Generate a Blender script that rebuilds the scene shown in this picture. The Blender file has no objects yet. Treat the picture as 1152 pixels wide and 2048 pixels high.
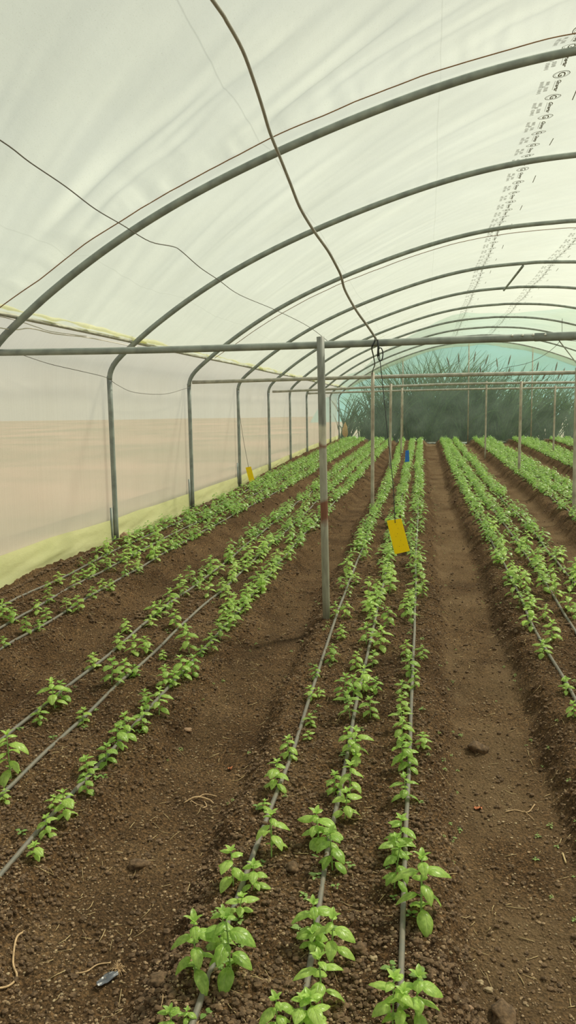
import bpy, math, random
import numpy as np
from mathutils import Vector, Matrix
random.seed(7); RNG = np.random.default_rng(11)
SC = bpy.context.scene
COL = SC.collection
PI = math.pi

# ------------------------------------------------------------------ data
SKY=0.06; SUN=6.0; EXPO=0.0; ROOFT=0.46; HAZE=0.85
CAMROT=[[0.9853193598260817,-0.005799075839232861,0.17062277067065537],[0.16993245871133786,0.1292792444816318,-0.9769390136659389],[-0.01639263945311092,0.9915912704666521,0.1283667936270553]]
LINES={
 'c1':[(-0.69,2.14),(-0.69,2.4),(-0.69,2.85),(-0.7,3.28),(-0.68,3.83),(-0.7,4.5),(-0.71,5.33),(-0.71,6.11),(-0.73,7.57),(-0.72,9.03),(-0.75,11.21),(-0.75,14.59),(-0.81,20.79),(-0.96,31.9)],
 'c2':[(-0.36,2.29),(-0.39,2.79),(-0.4,3.32),(-0.39,3.87),(-0.41,4.68),(-0.4,5.46),(-0.4,6.28),(-0.4,8.26),(-0.41,10.39),(-0.42,12.85),(-0.46,19.29),(-0.57,31.83)],
 'c3':[(-0.07,2.23),(-0.08,2.56),(-0.08,3.1),(-0.08,3.57),(-0.08,4.37),(-0.09,5.59),(-0.09,6.59),(-0.11,8.53),(-0.12,10.41),(-0.19,19.28),(-0.28,31.78)],
 'r1':[(0.9,2.0),(0.88,4.79),(0.86,5.13),(0.81,5.95),(0.8,7.07),(0.76,9.14),(0.67,13.8),(0.64,18.85),(0.61,29.88)],
 'r2':[(1.14,3.0),(1.1,6.1),(1.09,6.71),(1.06,8.47),(0.95,13.2),(0.91,16.17),(0.8,28.0)],
 'r3':[(1.42,3.0),(1.38,6.0),(1.33,7.95),(1.32,8.8),(1.31,9.79),(1.27,11.4),(1.23,13.15),(1.2,16.66),(1.15,22.4),(1.09,28.55)],
 's1':[(2.08,6.0),(2.04,12.52),(2.0,17.5),(1.9,31.0)],
 's2':[(2.35,6.0),(2.31,12.52),(2.27,17.5),(2.17,31.0)],
 't1':[(3.43,10),(3.41,19.8),(3.4,33)],
 'l1a':[(-2.33,2.4),(-2.27,3.9),(-2.24,4.13),(-2.22,4.39),(-2.21,4.72),(-2.19,5.0),(-2.18,5.42),(-2.18,5.96),(-2.15,6.53),(-2.11,7.54),(-2.07,8.88),(-2.07,10.36),(-2.06,15.5),(-2.05,32)],
 'l1b':[(-1.98,3.3),(-1.98,3.48),(-1.96,3.78),(-1.94,4.24),(-1.91,4.65),(-1.9,4.89),(-1.89,5.35),(-1.88,6.07),(-1.84,6.9),(-1.82,8.88),(-1.78,10.08),(-1.78,17.08),(-1.8,32)],
 'l1c':[(-1.67,2.76),(-1.67,3.0),(-1.67,3.21),(-1.66,3.43),(-1.65,3.63),(-1.64,3.85),(-1.63,4.12),(-1.61,4.72),(-1.58,5.33),(-1.56,6.22),(-1.54,7.6),(-1.53,9.53),(-1.51,10.85),(-1.48,15.43),(-1.5,32)],
 'l2a':[(-3.5,4),(-3.46,6.2),(-3.44,6.65),(-3.4,7.06),(-3.38,7.6),(-3.39,8.37),(-3.37,8.92),(-3.26,10.23),(-3.18,12.95),(-3.15,32)],
 'l2b':[(-3.24,4),(-3.22,5.51),(-3.2,5.87),(-3.18,6.28),(-3.18,6.71),(-3.15,7.09),(-3.14,7.56),(-3.1,8.26),(-3.09,9.24),(-3.01,10.2),(-2.9,17),(-2.9,32)],
 'l2c':[(-2.96,5.12),(-2.93,5.64),(-2.9,6.08),(-2.9,6.52),(-2.86,7.12),(-2.86,7.49),(-2.81,8.76),(-2.74,10.29),(-2.67,13.75),(-2.59,17.01),(-2.62,32)],
 's3':[(2.62,6.0),(2.58,12.52),(2.54,17.5),(2.44,31.0)],
 't2':[(3.7,10),(3.68,19.8),(3.67,33)],
 't3':[(3.97,10),(3.95,19.8),(3.94,33)],
 'u1':[(4.83,10),(4.8100000000000005,19.8),(4.8,33)],
 'u2':[(5.1,10),(5.08,19.8),(5.07,33)],
 'u3':[(5.37,10),(5.35,19.8),(5.34,33)],
}
PLANTS={
 'c1':[(-0.728,2.057,0.122,-0.007),(-0.715,2.136,0.05,0.003),(-0.732,2.29,0.219,-0.001),(-0.693,2.461,0.149,0.004),(-0.62,2.329,0.229,0.004),(-0.667,2.638,0.088,-0.011),(-0.729,2.808,0.155,0.0),(-0.645,2.795,0.115,0.009),(-0.621,3.025,0.186,0.007),(-0.721,3.364,0.055,0.003),(-0.712,3.561,0.151,-0.004),(-0.697,3.884,0.122,-0.003),(-0.632,4.117,0.057,-0.004),(-0.642,4.301,0.071,0.001),(-0.684,4.659,0.095,-0.008),(-0.639,4.688,0.064,-0.011),(-0.71,5.006,0.091,0.001),(-0.65,5.334,0.132,0.001),(-0.617,5.779,0.107,0.001),(-0.714,6.244,0.132,-0.007),(-0.637,6.28,0.144,0.013),(-0.68,6.935,0.077,0.009)],
 'c2':[(-0.428,2.121,0.13,-0.011),(-0.323,2.174,0.132,-0.012),(-0.368,2.149,0.131,-0.009),(-0.314,2.276,0.167,-0.013),(-0.304,2.468,0.169,-0.006),(-0.371,2.546,0.178,-0.017),(-0.385,2.518,0.093,-0.018),(-0.363,2.974,0.17,0.001),(-0.442,3.161,0.153,-0.01),(-0.408,3.128,0.111,-0.007),(-0.353,3.37,0.147,-0.01),(-0.344,3.518,0.171,0.008),(-0.424,3.565,0.117,-0.006),(-0.347,3.874,0.173,0.001),(-0.387,3.976,0.136,0.008),(-0.426,4.391,0.155,-0.015),(-0.31,4.405,0.119,0.0),(-0.489,4.667,0.164,-0.019),(-0.435,4.711,0.136,-0.005),(-0.384,4.794,0.17,-0.005),(-0.303,4.748,0.095,0.0),(-0.463,5.212,0.115,-0.006),(-0.357,5.223,0.121,-0.009),(-0.426,5.665,0.168,-0.006),(-0.32,5.57,0.165,-0.01),(-0.291,6.086,0.159,0.0),(-0.401,6.114,0.12,-0.007)],
 'c3':[(-0.092,2.19,0.171,-0.015),(-0.026,2.238,0.157,-0.008),(-0.061,2.204,0.131,-0.008),(-0.012,2.731,0.248,0.021),(-0.116,2.901,0.181,-0.036),(-0.102,3.152,0.154,-0.006),(-0.104,3.097,0.12,-0.006),(-0.087,3.529,0.134,-0.009),(-0.108,3.802,0.176,-0.01),(-0.08,3.831,0.143,-0.008),(-0.02,4.064,0.088,-0.003),(-0.123,4.12,0.139,-0.011),(-0.122,4.268,0.115,-0.011),(-0.123,4.493,0.105,-0.009),(-0.065,4.83,0.112,0.003),(-0.145,4.743,0.104,-0.015),(-0.108,5.115,0.128,-0.01),(-0.136,5.437,0.125,-0.014),(-0.03,5.399,0.106,-0.007),(-0.119,6.303,0.143,-0.008),(-0.161,6.411,0.154,-0.008)],
 'l1a':[(-2.018,3.468,0.238,0.008),(-2.168,4.071,0.095,-0.0),(-2.164,4.254,0.178,-0.005),(-2.152,4.328,0.125,-0.008),(-2.201,4.905,0.114,-0.001),(-2.171,5.285,0.118,-0.005),(-2.018,5.199,0.152,0.012),(-1.951,5.236,0.127,-0.002),(-2.24,5.623,0.109,0.001),(-2.121,6.07,0.145,-0.003),(-2.153,5.992,0.132,-0.007),(-2.115,5.811,0.092,-0.004)],
 'l1b':[(-1.944,3.275,0.067,0.008),(-1.929,4.119,0.098,0.002),(-1.955,4.618,0.163,0.004),(-1.935,4.773,0.134,-0.004),(-1.866,4.807,0.078,-0.003),(-1.906,5.778,0.135,0.001),(-1.802,5.685,0.086,-0.004),(-1.678,6.533,0.162,-0.0),(-1.817,5.188,0.065,-0.004)],
 'l1c':[(-1.589,2.876,0.082,0.004),(-1.62,3.059,0.102,-0.003),(-1.688,3.242,0.073,0.005),(-1.592,3.189,0.136,0.01),(-1.593,3.41,0.101,0.011),(-1.669,3.604,0.106,0.009),(-1.623,3.717,0.116,0.005),(-1.607,3.829,0.147,0.006),(-1.621,3.988,0.143,0.013),(-1.57,4.11,0.123,0.004),(-1.55,4.338,0.162,0.006),(-1.648,4.386,0.118,-0.001),(-1.633,4.718,0.142,-0.001),(-1.587,4.729,0.116,-0.002),(-1.569,4.877,0.156,0.011),(-1.528,4.957,0.137,0.013),(-1.654,5.308,0.19,0.009),(-1.561,5.28,0.073,-0.005),(-1.523,5.381,0.125,0.003),(-1.525,5.685,0.155,0.011)],
 'l2a':[(-3.396,5.877,0.125,0.003),(-3.327,6.523,0.105,-0.003),(-3.336,6.791,0.118,-0.003),(-3.431,7.477,0.103,0.0),(-3.294,7.407,0.112,0.0),(-3.292,6.995,0.097,-0.009)],
 'l2b':[(-3.19,5.666,0.133,0.0),(-3.119,5.907,0.116,0.006),(-3.165,6.221,0.104,0.001),(-3.132,6.666,0.115,0.005),(-3.202,7.02,0.106,-0.008),(-3.153,7.034,0.111,0.001),(-3.296,5.703,0.142,0.001)],
 'l2c':[(-2.954,5.094,0.091,-0.004),(-2.961,5.444,0.124,0.01),(-2.973,5.785,0.114,0.006),(-2.907,5.528,0.086,-0.006),(-2.897,6.005,0.126,0.006),(-2.826,6.068,0.135,-0.005),(-2.848,6.404,0.111,0.001),(-2.884,6.7,0.111,0.005),(-2.798,6.689,0.11,-0.004),(-2.839,7.164,0.107,-0.005)],
 'r1':[(0.824,4.536,0.094,-0.017),(0.841,4.908,0.113,0.03),(0.791,5.563,0.113,-0.01),(0.761,6.193,0.215,-0.02),(0.784,6.107,0.143,-0.015),(0.923,6.407,0.129,-0.011)],
 'r2':[(0.896,5.853,0.159,-0.004),(1.13,6.637,0.207,-0.018),(1.097,7.016,0.175,-0.014),(1.153,6.43,0.121,-0.012),(1.02,7.174,0.179,-0.018)],
}
CABLE=[(-1.02,1.2,3.1),(-0.95,2.3,3.22),(-0.87,3.4,3.251),(-0.853,3.578,3.242),(-0.829,3.756,3.202),(-0.818,3.934,3.141),(-0.813,4.112,3.079),(-0.811,4.291,3.017),(-0.792,4.469,2.944),(-0.769,4.647,2.86),(-0.742,4.825,2.765),(-0.685,5.003,2.666),(-0.625,5.181,2.584),(-0.592,5.359,2.52),(-0.578,5.538,2.478),(-0.57,5.716,2.41),(-0.509,5.894,2.292),(-0.44,6.072,2.194),(-0.389,6.25,2.113),(-0.385,6.278,2.085)]
WIREB=[(-2.2,3.3,3.0),(-2.212,4.092,3.017),(-2.26,4.51,3.027),(-2.244,4.929,3.003),(-2.226,5.348,2.961),(-2.195,5.766,2.943),(-2.186,6.333,2.936),(-2.151,6.808,2.986),(-2.222,7.282,3.039),(-2.181,7.756,2.968),(-2.122,8.23,2.919),(-2.238,9.695,2.966),(-2.041,11.114,2.931),(-1.796,12.532,2.833),(-1.613,13.95,2.665)]
STR1=[(-3.45,5.0,2.3),(-3.45,6.201,2.282),(-3.45,6.623,2.325),(-3.45,7.095,2.319),(-3.45,7.875,2.346),(-3.45,9.315,2.41)]
STR2=[(-3.45,5.0,2.38),(-3.45,6.211,2.367),(-3.45,6.715,2.342),(-3.45,6.996,2.329),(-3.45,7.755,2.351)]
SAG=[(-3.55,6.741,2.109),(-3.55,7.267,2.056),(-3.55,7.938,2.019),(-3.55,8.621,1.976),(-3.55,8.953,1.901),(-3.55,9.515,1.824),(-3.55,10.67,1.822),(-3.55,11.816,1.936)]

BOWS = [6.278, 8.882, 12.04, 15.296, 18.342, 21.285, 24.322, 27.35, 30.36, 33.36]
END_Y = 33.42
NEAR_Y = -5.0
XA = 1.948                                   # the ridge
XL, XR = -3.617, 7.513                       # side posts
_PX = [-3.62, -3.40, -3.15, -2.90, -2.70, -2.45, -2.20, -1.81, -1.40, -1.00, -0.50, 0.0, 0.50, 1.00, 1.50, 1.948]
_PZ = [2.13, 2.29, 2.47, 2.655, 2.795, 2.94, 3.07, 3.25, 3.425, 3.575, 3.745, 3.88, 3.985, 4.06, 4.10, 4.113]
_pc = np.polynomial.Polynomial.fit(_PX, _PZ, 6)
def prof(x):
    """height of the hoop pipe, the same on both sides of the ridge"""
    u = XA - np.abs(np.asarray(x, float) - XA)
    return _pc(np.clip(u, -3.6, XA))

# ------------------------------------------------------------------ noise
_T = np.random.default_rng(5).random((256, 256))
def vnoise(x, y, seed=0):
    x = np.asarray(x, float) + seed * 17.31; y = np.asarray(y, float) + seed * 9.77
    xi = np.floor(x).astype(int); yi = np.floor(y).astype(int)
    fx = x - xi; fy = y - yi
    fx = fx * fx * (3 - 2 * fx); fy = fy * fy * (3 - 2 * fy)
    a = _T[xi & 255, yi & 255]; b = _T[(xi + 1) & 255, yi & 255]
    c = _T[xi & 255, (yi + 1) & 255]; d = _T[(xi + 1) & 255, (yi + 1) & 255]
    return (a * (1 - fx) + b * fx) * (1 - fy) + (c * (1 - fx) + d * fx) * fy - 0.5
def fbm(x, y, o=4, seed=0):
    s = 0; a = 1.0
    for i in range(o):
        s = s + a * vnoise(x * 2 ** i, y * 2 ** i, seed + i * 3); a *= 0.5
    return s

# ------------------------------------------------------------------ ground
def topz(X, Y):
    X = np.asarray(X, float)
    return (np.interp(Y, [1, 2, 3.3, 4.5, 6, 8, 11, 20, 33], [-.28, -.265, -.235, -.17, -.1, -.04, .02, .1, .2])
            + 0.10 * np.clip((-1.5 - X) / 2.0, 0, 1))
def line_x(name, Y):
    pts = LINES[name]
    return np.interp(Y, [q[1] for q in pts], [q[0] for q in pts])
SB = [(5.0, .10), (6.3, .105), (7.3, .105), (8.0, .10), (8.8, .06), (9.2, .05), (10.2, .04), (11.3, .03), (12.2, .04), (13.5, .01), (15.4, .06), (18.4, .15), (21.6, .22), (24.8, .25), (29.7, .26), (33.4, .28)]
BEDS = [('l2a', 'l2b', 'l2c'), ('l1a', 'l1b', 'l1c'), ('c1', 'c2', 'c3'), ('r1', 'r2', 'r3'), ('s1', 's2', 's3'), ('t1', 't2', 't3'), ('u1', 'u2', 'u3')]
def bedness(X, Y):
    """1 on the bed tops, 0 in the furrows"""
    X = np.asarray(X, float); Y = np.asarray(Y, float)
    m = np.zeros(np.broadcast(X, Y).shape)
    wob = 0.05 * fbm(Y * 0.9, X * 0.6, 3, 4)
    for a, b, c in BEDS:
        xc = 0.5 * (line_x(a, Y) + line_x(c, Y)); hw = 0.5 * (line_x(c, Y) - line_x(a, Y)) + 0.105
        d = (np.abs(X - xc) + wob - hw) / 0.19
        s = np.clip(1 - d, 0, 1); m = np.maximum(m, s * s * (3 - 2 * s))
    m = np.maximum(m, np.clip((-3.45 - X) / 0.15, 0, 1) * 0.9)
    return m
def gz(X, Y, detail=True):
    X = np.asarray(X, float); Y = np.asarray(Y, float)
    b = bedness(X, Y)
    depth = 0.135 + 0.02 * np.clip(X, -2, 1)
    z = topz(X, Y) - depth * (1 - b)
    wall = np.interp(Y, *zip(*SB)) + 0.012                       # earth banked up against the skirt
    z = z + (wall - z) * np.clip((-3.46 - X) / 0.14, 0, 1)
    z = z + 0.03 * fbm(X * 2.2, Y * 1.6, 3, 1)
    edge = 4 * b * (1 - b)
    if detail:
        k = 0.72 + 0.38 * b + 0.8 * edge
        n = fbm(X * 11, Y * 11, 3, 2)
        z = z + 0.030 * k * np.where(n > 0, n, n * 0.5)
        r = 1 - 2 * np.abs(vnoise(X * 34, Y * 34, 7))
        z = z + 0.008 * k * r + 0.006 * k * vnoise(X * 70, Y * 70, 9)
    return z

# ------------------------------------------------------------------ object helpers
def tag(o, label=None, cat=None, group=None, kind=None):
    if label: o['label'] = label
    if cat: o['category'] = cat
    if group: o['group'] = group
    if kind: o['kind'] = kind
    return o
def empty(name, loc, rz=0):
    o = bpy.data.objects.new(name, None); COL.objects.link(o)
    o.location = loc; o.rotation_euler = (0, 0, rz); o.empty_display_size = 0.05
    return o
def mesh_np(name, V, F, smooth=True, uv=None):
    """V (n,3) array, F (m,k) array of equal polygons or a list of such arrays"""
    me = bpy.data.meshes.new(name)
    V = np.ascontiguousarray(V, dtype=np.float32)
    Fs = F if isinstance(F, list) else [F]
    Fs = [np.asarray(f, dtype=np.int32) for f in Fs if len(f)]
    loops = np.concatenate([f.ravel() for f in Fs])
    sizes = np.concatenate([np.full(len(f), f.shape[1], dtype=np.int32) for f in Fs])
    starts = np.concatenate([[0], np.cumsum(sizes)[:-1]]).astype(np.int32)
    me.vertices.add(len(V)); me.vertices.foreach_set('co', V.ravel())
    me.loops.add(len(loops)); me.loops.foreach_set('vertex_index', loops)
    me.polygons.add(len(sizes)); me.polygons.foreach_set('loop_start', starts)
    me.polygons.foreach_set('use_smooth', np.full(len(sizes), smooth))
    me.update(calc_edges=True)
    if uv is not None:
        l = me.uv_layers.new(name='UVMap')
        l.data.foreach_set('uv', np.asarray(uv, dtype=np.float32)[loops].ravel())
    me.validate()
    return me
def obj(name, me, mat, parent=None):
    o = bpy.data.objects.new(name, me); COL.objects.link(o)
    if mat and not me.materials: me.materials.append(mat)
    if parent: o.parent = parent
    return o
class MB:
    """collects shapes for one mesh"""
    def __init__(s): s.V = []; s.Q = []; s.T = []; s.n = 0; s.U = []
    def add(s, V, Q=(), T=(), uv=None):
        V = np.asarray(V, float).reshape(-1, 3)
        if len(Q): s.Q.append(np.asarray(Q, int) + s.n)
        if len(T): s.T.append(np.asarray(T, int) + s.n)
        s.V.append(V); s.n += len(V)
        s.U.append(np.zeros((len(V), 2)) if uv is None else np.asarray(uv, float))
        return s
    def tube(s, pts, r, n=8, caps=True):
        P = np.asarray(pts, float); m = len(P)
        R = np.full(m, r) if np.isscalar(r) else np.asarray(r, float)
        T = np.gradient(P, axis=0); T /= (np.linalg.norm(T, axis=1, keepdims=True) + 1e-12)
        ref = np.array([0, 0, 1.0]) if abs(T[0][2]) < 0.9 else np.array([1.0, 0, 0])
        N = np.zeros_like(P); B = np.zeros_like(P)
        nrm = ref - T[0] * ref.dot(T[0]); nrm /= np.linalg.norm(nrm)
        for i in range(m):
            nrm = nrm - T[i] * nrm.dot(T[i]); nrm /= np.linalg.norm(nrm)
            N[i] = nrm; B[i] = np.cross(T[i], nrm)
        a = np.arange(n) * 2 * PI / n
        V = P[:, None] + R[:, None, None] * (np.cos(a)[None, :, None] * N[:, None] + np.sin(a)[None, :, None] * B[:, None])
        i = np.arange(m - 1)[:, None] * n; j = np.arange(n)[None]; k = (j + 1) % n
        Q = np.stack([i + j, i + k, i + n + k, i + n + j], -1).reshape(-1, 4)
        V = V.reshape(-1, 3); Tr = []
        if caps:
            V = np.vstack([V, P[0], P[-1]])
            for q in range(n):
                Tr.append((m * n, (q + 1) % n, q)); Tr.append((m * n + 1, (m - 1) * n + q, (m - 1) * n + (q + 1) % n))
        return s.add(V, Q, Tr)
    def box(s, c, d, rz=0):
        x, y, z = np.asarray(d) / 2.0
        V = np.array([(-x, -y, -z), (x, -y, -z), (x, y, -z), (-x, y, -z), (-x, -y, z), (x, -y, z), (x, y, z), (-x, y, z)])
        c_, s_ = math.cos(rz), math.sin(rz)
        V = V @ np.array([[c_, s_, 0], [-s_, c_, 0], [0, 0, 1]]) + np.asarray(c)
        return s.add(V, [(0, 3, 2, 1), (4, 5, 6, 7), (0, 1, 5, 4), (1, 2, 6, 5), (2, 3, 7, 6), (3, 0, 4, 7)])
    def mesh(s, name, smooth=True, uv=False):
        V = np.vstack(s.V); F = []
        if s.Q: F.append(np.vstack(s.Q))
        if s.T: F.append(np.vstack(s.T))
        return mesh_np(name, V, F, smooth, np.vstack(s.U) if uv else None)
    def build(s, name, mat, parent=None, smooth=True, uv=False):
        return obj(name, s.mesh(name, smooth, uv), mat, parent)
def smooth_path(pts, k=6):
    """Catmull-Rom through the points"""
    P = np.asarray(pts, float); P = np.vstack([2 * P[0] - P[1], P, 2 * P[-1] - P[-2]]); out = []
    for i in range(1, len(P) - 2):
        for t in np.arange(k) / k:
            out.append(0.5 * (2 * P[i] + (P[i + 1] - P[i - 1]) * t + (2 * P[i - 1] - 5 * P[i] + 4 * P[i + 1] - P[i + 2]) * t * t + (3 * P[i] - 3 * P[i + 1] + P[i + 2] - P[i - 1]) * t ** 3))
    out.append(P[-2]); return np.array(out)
def grid_faces(ny, nx):
    i = np.arange(ny - 1)[:, None] * nx; j = np.arange(nx - 1)[None]
    return np.stack([i + j, i + j + 1, i + nx + j + 1, i + nx + j], -1).reshape(-1, 4)

# ------------------------------------------------------------------ materials
def new_mat(name):
    m = bpy.data.materials.new(name); m.use_nodes = True
    nt = m.node_tree; nt.nodes.clear()
    out = nt.nodes.new('ShaderNodeOutputMaterial')
    def N(t, **kw):
        n = nt.nodes.new(t)
        for k, v in kw.items():
            if k in n.inputs: n.inputs[k].default_value = v
            else: setattr(n, k, v)
        return n
    def Lk(a, b): nt.links.new(a, b)
    return m, N, Lk, out
def ramp(N, Lk, fac, stops):
    r = N('ShaderNodeValToRGB'); e = r.color_ramp.elements
    while len(e) < len(stops): e.new(0.5)
    for q, (p_, c) in zip(e, stops): q.position = p_; q.color = (*c, 1)
    Lk(fac, r.inputs[0]); return r
def coords(N, Lk, scale=(1, 1, 1), kind='Object'):
    t = N('ShaderNodeTexCoord'); mp = N('ShaderNodeMapping'); mp.inputs['Scale'].default_value = scale
    Lk(t.outputs[kind], mp.inputs[0]); return mp.outputs[0]
def simple(name, col, rough=0.6, metal=0.0, var=0.15, scale=20, bump=0.2, col2=None):
    m, N, Lk, out = new_mat(name)
    b = N('ShaderNodeBsdfPrincipled', Roughness=rough, Metallic=metal)
    n = N('ShaderNodeTexNoise', Scale=scale, Detail=5.0); Lk(coords(N, Lk), n.inputs['Vector'])
    c2 = col2 or tuple(c * (1 - var) for c in col); c1 = tuple(min(1, c * (1 + var)) for c in col)
    r = ramp(N, Lk, n.outputs['Fac'], [(0.35, c2), (0.65, c1)]); Lk(r.outputs[0], b.inputs['Base Color'])
    bp = N('ShaderNodeBump', Strength=bump, Distance=0.01); Lk(n.outputs['Fac'], bp.inputs['Height']); Lk(bp.outputs[0], b.inputs['Normal'])
    Lk(b.outputs[0], out.inputs[0]); return m
def film_mat(name, col, col2, transp, trans_share=0.7, tint=(1, 1, 1), rough_bump=0.15, stripes=False, folds=(), streak=None):
    m, N, Lk, out = new_mat(name)
    co = coords(N, Lk)
    n1 = N('ShaderNodeTexNoise', Scale=0.8, Detail=6.0, Roughness=0.6); Lk(co, n1.inputs['Vector'])
    r = ramp(N, Lk, n1.outputs['Fac'], [(0.38, col2), (0.62, col)])
    n2 = N('ShaderNodeTexNoise', Scale=160.0, Detail=3.0); Lk(co, n2.inputs['Vector'])
    sp = ramp(N, Lk, n2.outputs['Fac'], [(0.30, (0.72, 0.70, 0.60)), (0.37, (1, 1, 1))])
    mx = N('ShaderNodeMix', data_type='RGBA', blend_type='MULTIPLY'); mx.inputs[0].default_value = 0.8
    Lk(r.outputs[0], mx.inputs[6]); Lk(sp.outputs[0], mx.inputs[7])
    cur = mx.outputs[2]
    sep = N('ShaderNodeSeparateXYZ'); Lk(co, sep.inputs[0])
    for fx, w, dark in folds:                        # lengthwise crease lines in the film
        s = N('ShaderNodeMath', operation='SUBTRACT'); Lk(sep.outputs['X'], s.inputs[0]); s.inputs[1].default_value = fx
        nn = N('ShaderNodeTexNoise', Scale=0.9); Lk(co, nn.inputs['Vector'])
        wob = N('ShaderNodeMath', operation='MULTIPLY_ADD'); Lk(nn.outputs['Fac'], wob.inputs[0]); wob.inputs[1].default_value = 0.05; Lk(s.outputs[0], wob.inputs[2])
        ab = N('ShaderNodeMath', operation='ABSOLUTE'); Lk(wob.outputs[0], ab.inputs[0])
        rr = ramp(N, Lk, ab.outputs[0], [(0.0, (dark, dark, dark * .95)), (w, (1, 1, 1))])
        mm = N('ShaderNodeMix', data_type='RGBA', blend_type='MULTIPLY'); mm.inputs[0].default_value = 1.0
        Lk(cur, mm.inputs[6]); Lk(rr.outputs[0], mm.inputs[7]); cur = mm.outputs[2]
    tr_fac = None
    if stripes:                                       # woven yarns of the side cloth
        w = N('ShaderNodeTexNoise', Scale=1.0, Detail=2.0)
        c2 = coords(N, Lk, (1, 55, 0.25)); Lk(c2, w.inputs['Vector'])
        rr = ramp(N, Lk, w.outputs['Fac'], [(0.35, (0.955, 0.95, 0.945)), (0.6, (1, 1, 1))])
        mm = N('ShaderNodeMix', data_type='RGBA', blend_type='MULTIPLY'); mm.inputs[0].default_value = 1.0
        Lk(cur, mm.inputs[6]); Lk(rr.outputs[0], mm.inputs[7]); cur = mm.outputs[2]
    nb = N('ShaderNodeTexNoise', Scale=7.0, Detail=5.0, Roughness=0.65); Lk(coords(N, Lk, (1, 0.45, 1)), nb.inputs['Vector'])
    bp = N('ShaderNodeBump', Strength=rough_bump, Distance=0.04); Lk(nb.outputs['Fac'], bp.inputs['Height'])
    td = N('ShaderNodeBsdfTranslucent'); df = N('ShaderNodeBsdfDiffuse')
    for s in (td, df): Lk(cur, s.inputs['Color']); Lk(bp.outputs[0], s.inputs['Normal'])
    a = N('ShaderNodeMixShader'); a.inputs[0].default_value = trans_share
    Lk(df.outputs[0], a.inputs[1]); Lk(td.outputs[0], a.inputs[2])
    gl = N('ShaderNodeBsdfGlossy', Roughness=0.35); ga = N('ShaderNodeMixShader'); ga.inputs[0].default_value = 0.03
    Lk(a.outputs[0], ga.inputs[1]); Lk(gl.outputs[0], ga.inputs[2])
    tp = N('ShaderNodeBsdfTransparent', Color=(*tint, 1))
    b = N('ShaderNodeMixShader'); Lk(ga.outputs[0], b.inputs[1]); Lk(tp.outputs[0], b.inputs[2])
    nd = N('ShaderNodeTexNoise', Scale=1.7, Detail=3.0); Lk(co, nd.inputs['Vector'])
    mr = N('ShaderNodeMapRange'); mr.inputs['To Min'].default_value = transp * 0.82; mr.inputs['To Max'].default_value = transp * 1.18
    Lk(nd.outputs['Fac'], mr.inputs['Value']); Lk(mr.outputs[0], b.inputs[0])
    Lk(b.outputs[0], out.inputs[0]); return m
def soil_mat():
    m, N, Lk, out = new_mat('soil')
    b = N('ShaderNodeBsdfPrincipled', Roughness=0.95); b.inputs['Specular IOR Level'].default_value = 0.12
    co = coords(N, Lk)
    big = N('ShaderNodeTexNoise', Scale=2.2, Detail=8.0, Roughness=0.65); Lk(co, big.inputs['Vector'])
    fine = N('ShaderNodeTexNoise', Scale=75.0, Detail=7.0, Roughness=0.7); Lk(co, fine.inputs['Vector'])
    vor = N('ShaderNodeTexVoronoi', Scale=95.0); Lk(co, vor.inputs['Vector'])
    c1 = ramp(N, Lk, big.outputs['Fac'], SOIL_BIG)
    c2 = ramp(N, Lk, fine.outputs['Fac'], [(0.33, (0.24, 0.22, 0.20)), (0.50, (0.92, 0.90, 0.87)), (0.66, (2.5, 2.3, 2.0))])
    mul = N('ShaderNodeMix', data_type='RGBA', blend_type='MULTIPLY'); mul.inputs[0].default_value = 1.0
    Lk(c1.outputs[0], mul.inputs[6]); Lk(c2.outputs[0], mul.inputs[7])
    at = N('ShaderNodeAttribute', attribute_name='path')          # trodden, dry furrow floor
    tan = N('ShaderNodeMix', data_type='RGBA'); nn = N('ShaderNodeMath', operation='MULTIPLY'); Lk(at.outputs['Fac'], nn.inputs[0]); Lk(fine.outputs['Fac'], nn.inputs[1])
    Lk(nn.outputs[0], tan.inputs[0]); Lk(mul.outputs[2], tan.inputs[6]); tan.inputs[7].default_value = (*SOIL_TAN, 1)
    # pale grains
    gr = N('ShaderNodeTexVoronoi', Scale=60.0); Lk(co, gr.inputs['Vector'])
    gm = ramp(N, Lk, gr.outputs['Distance'], [(0.10, (1, 1, 1)), (0.17, (0, 0, 0))])
    sel = N('ShaderNodeTexNoise', Scale=23.0, Detail=2.0); Lk(co, sel.inputs['Vector'])
    sm = ramp(N, Lk, sel.outputs['Fac'], [(0.56, (0, 0, 0)), (0.60, (1, 1, 1))])
    gg = N('ShaderNodeMath', operation='MULTIPLY'); Lk(gm.outputs[0], gg.inputs[0]); Lk(sm.outputs[0], gg.inputs[1])
    g2 = N('ShaderNodeMath', operation='MULTIPLY'); Lk(gg.outputs[0], g2.inputs[0]); g2.inputs[1].default_value = 0.75
    fin = N('ShaderNodeMix', data_type='RGBA'); Lk(g2.outputs[0], fin.inputs[0]); Lk(tan.outputs[2], fin.inputs[6]); fin.inputs[7].default_value = (0.42, 0.33, 0.20, 1)
    Lk(fin.outputs[2], b.inputs['Base Color'])
    h = N('ShaderNodeMath', operation='MULTIPLY_ADD'); Lk(vor.outputs['Distance'], h.inputs[0]); h.inputs[1].default_value = -0.6; Lk(fine.outputs['Fac'], h.inputs[2])
    bp = N('ShaderNodeBump', Strength=1.0, Distance=0.02); Lk(h.outputs[0], bp.inputs['Height']); Lk(bp.outputs[0], b.inputs['Normal'])
    Lk(b.outputs[0], out.inputs[0]); return m
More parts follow.
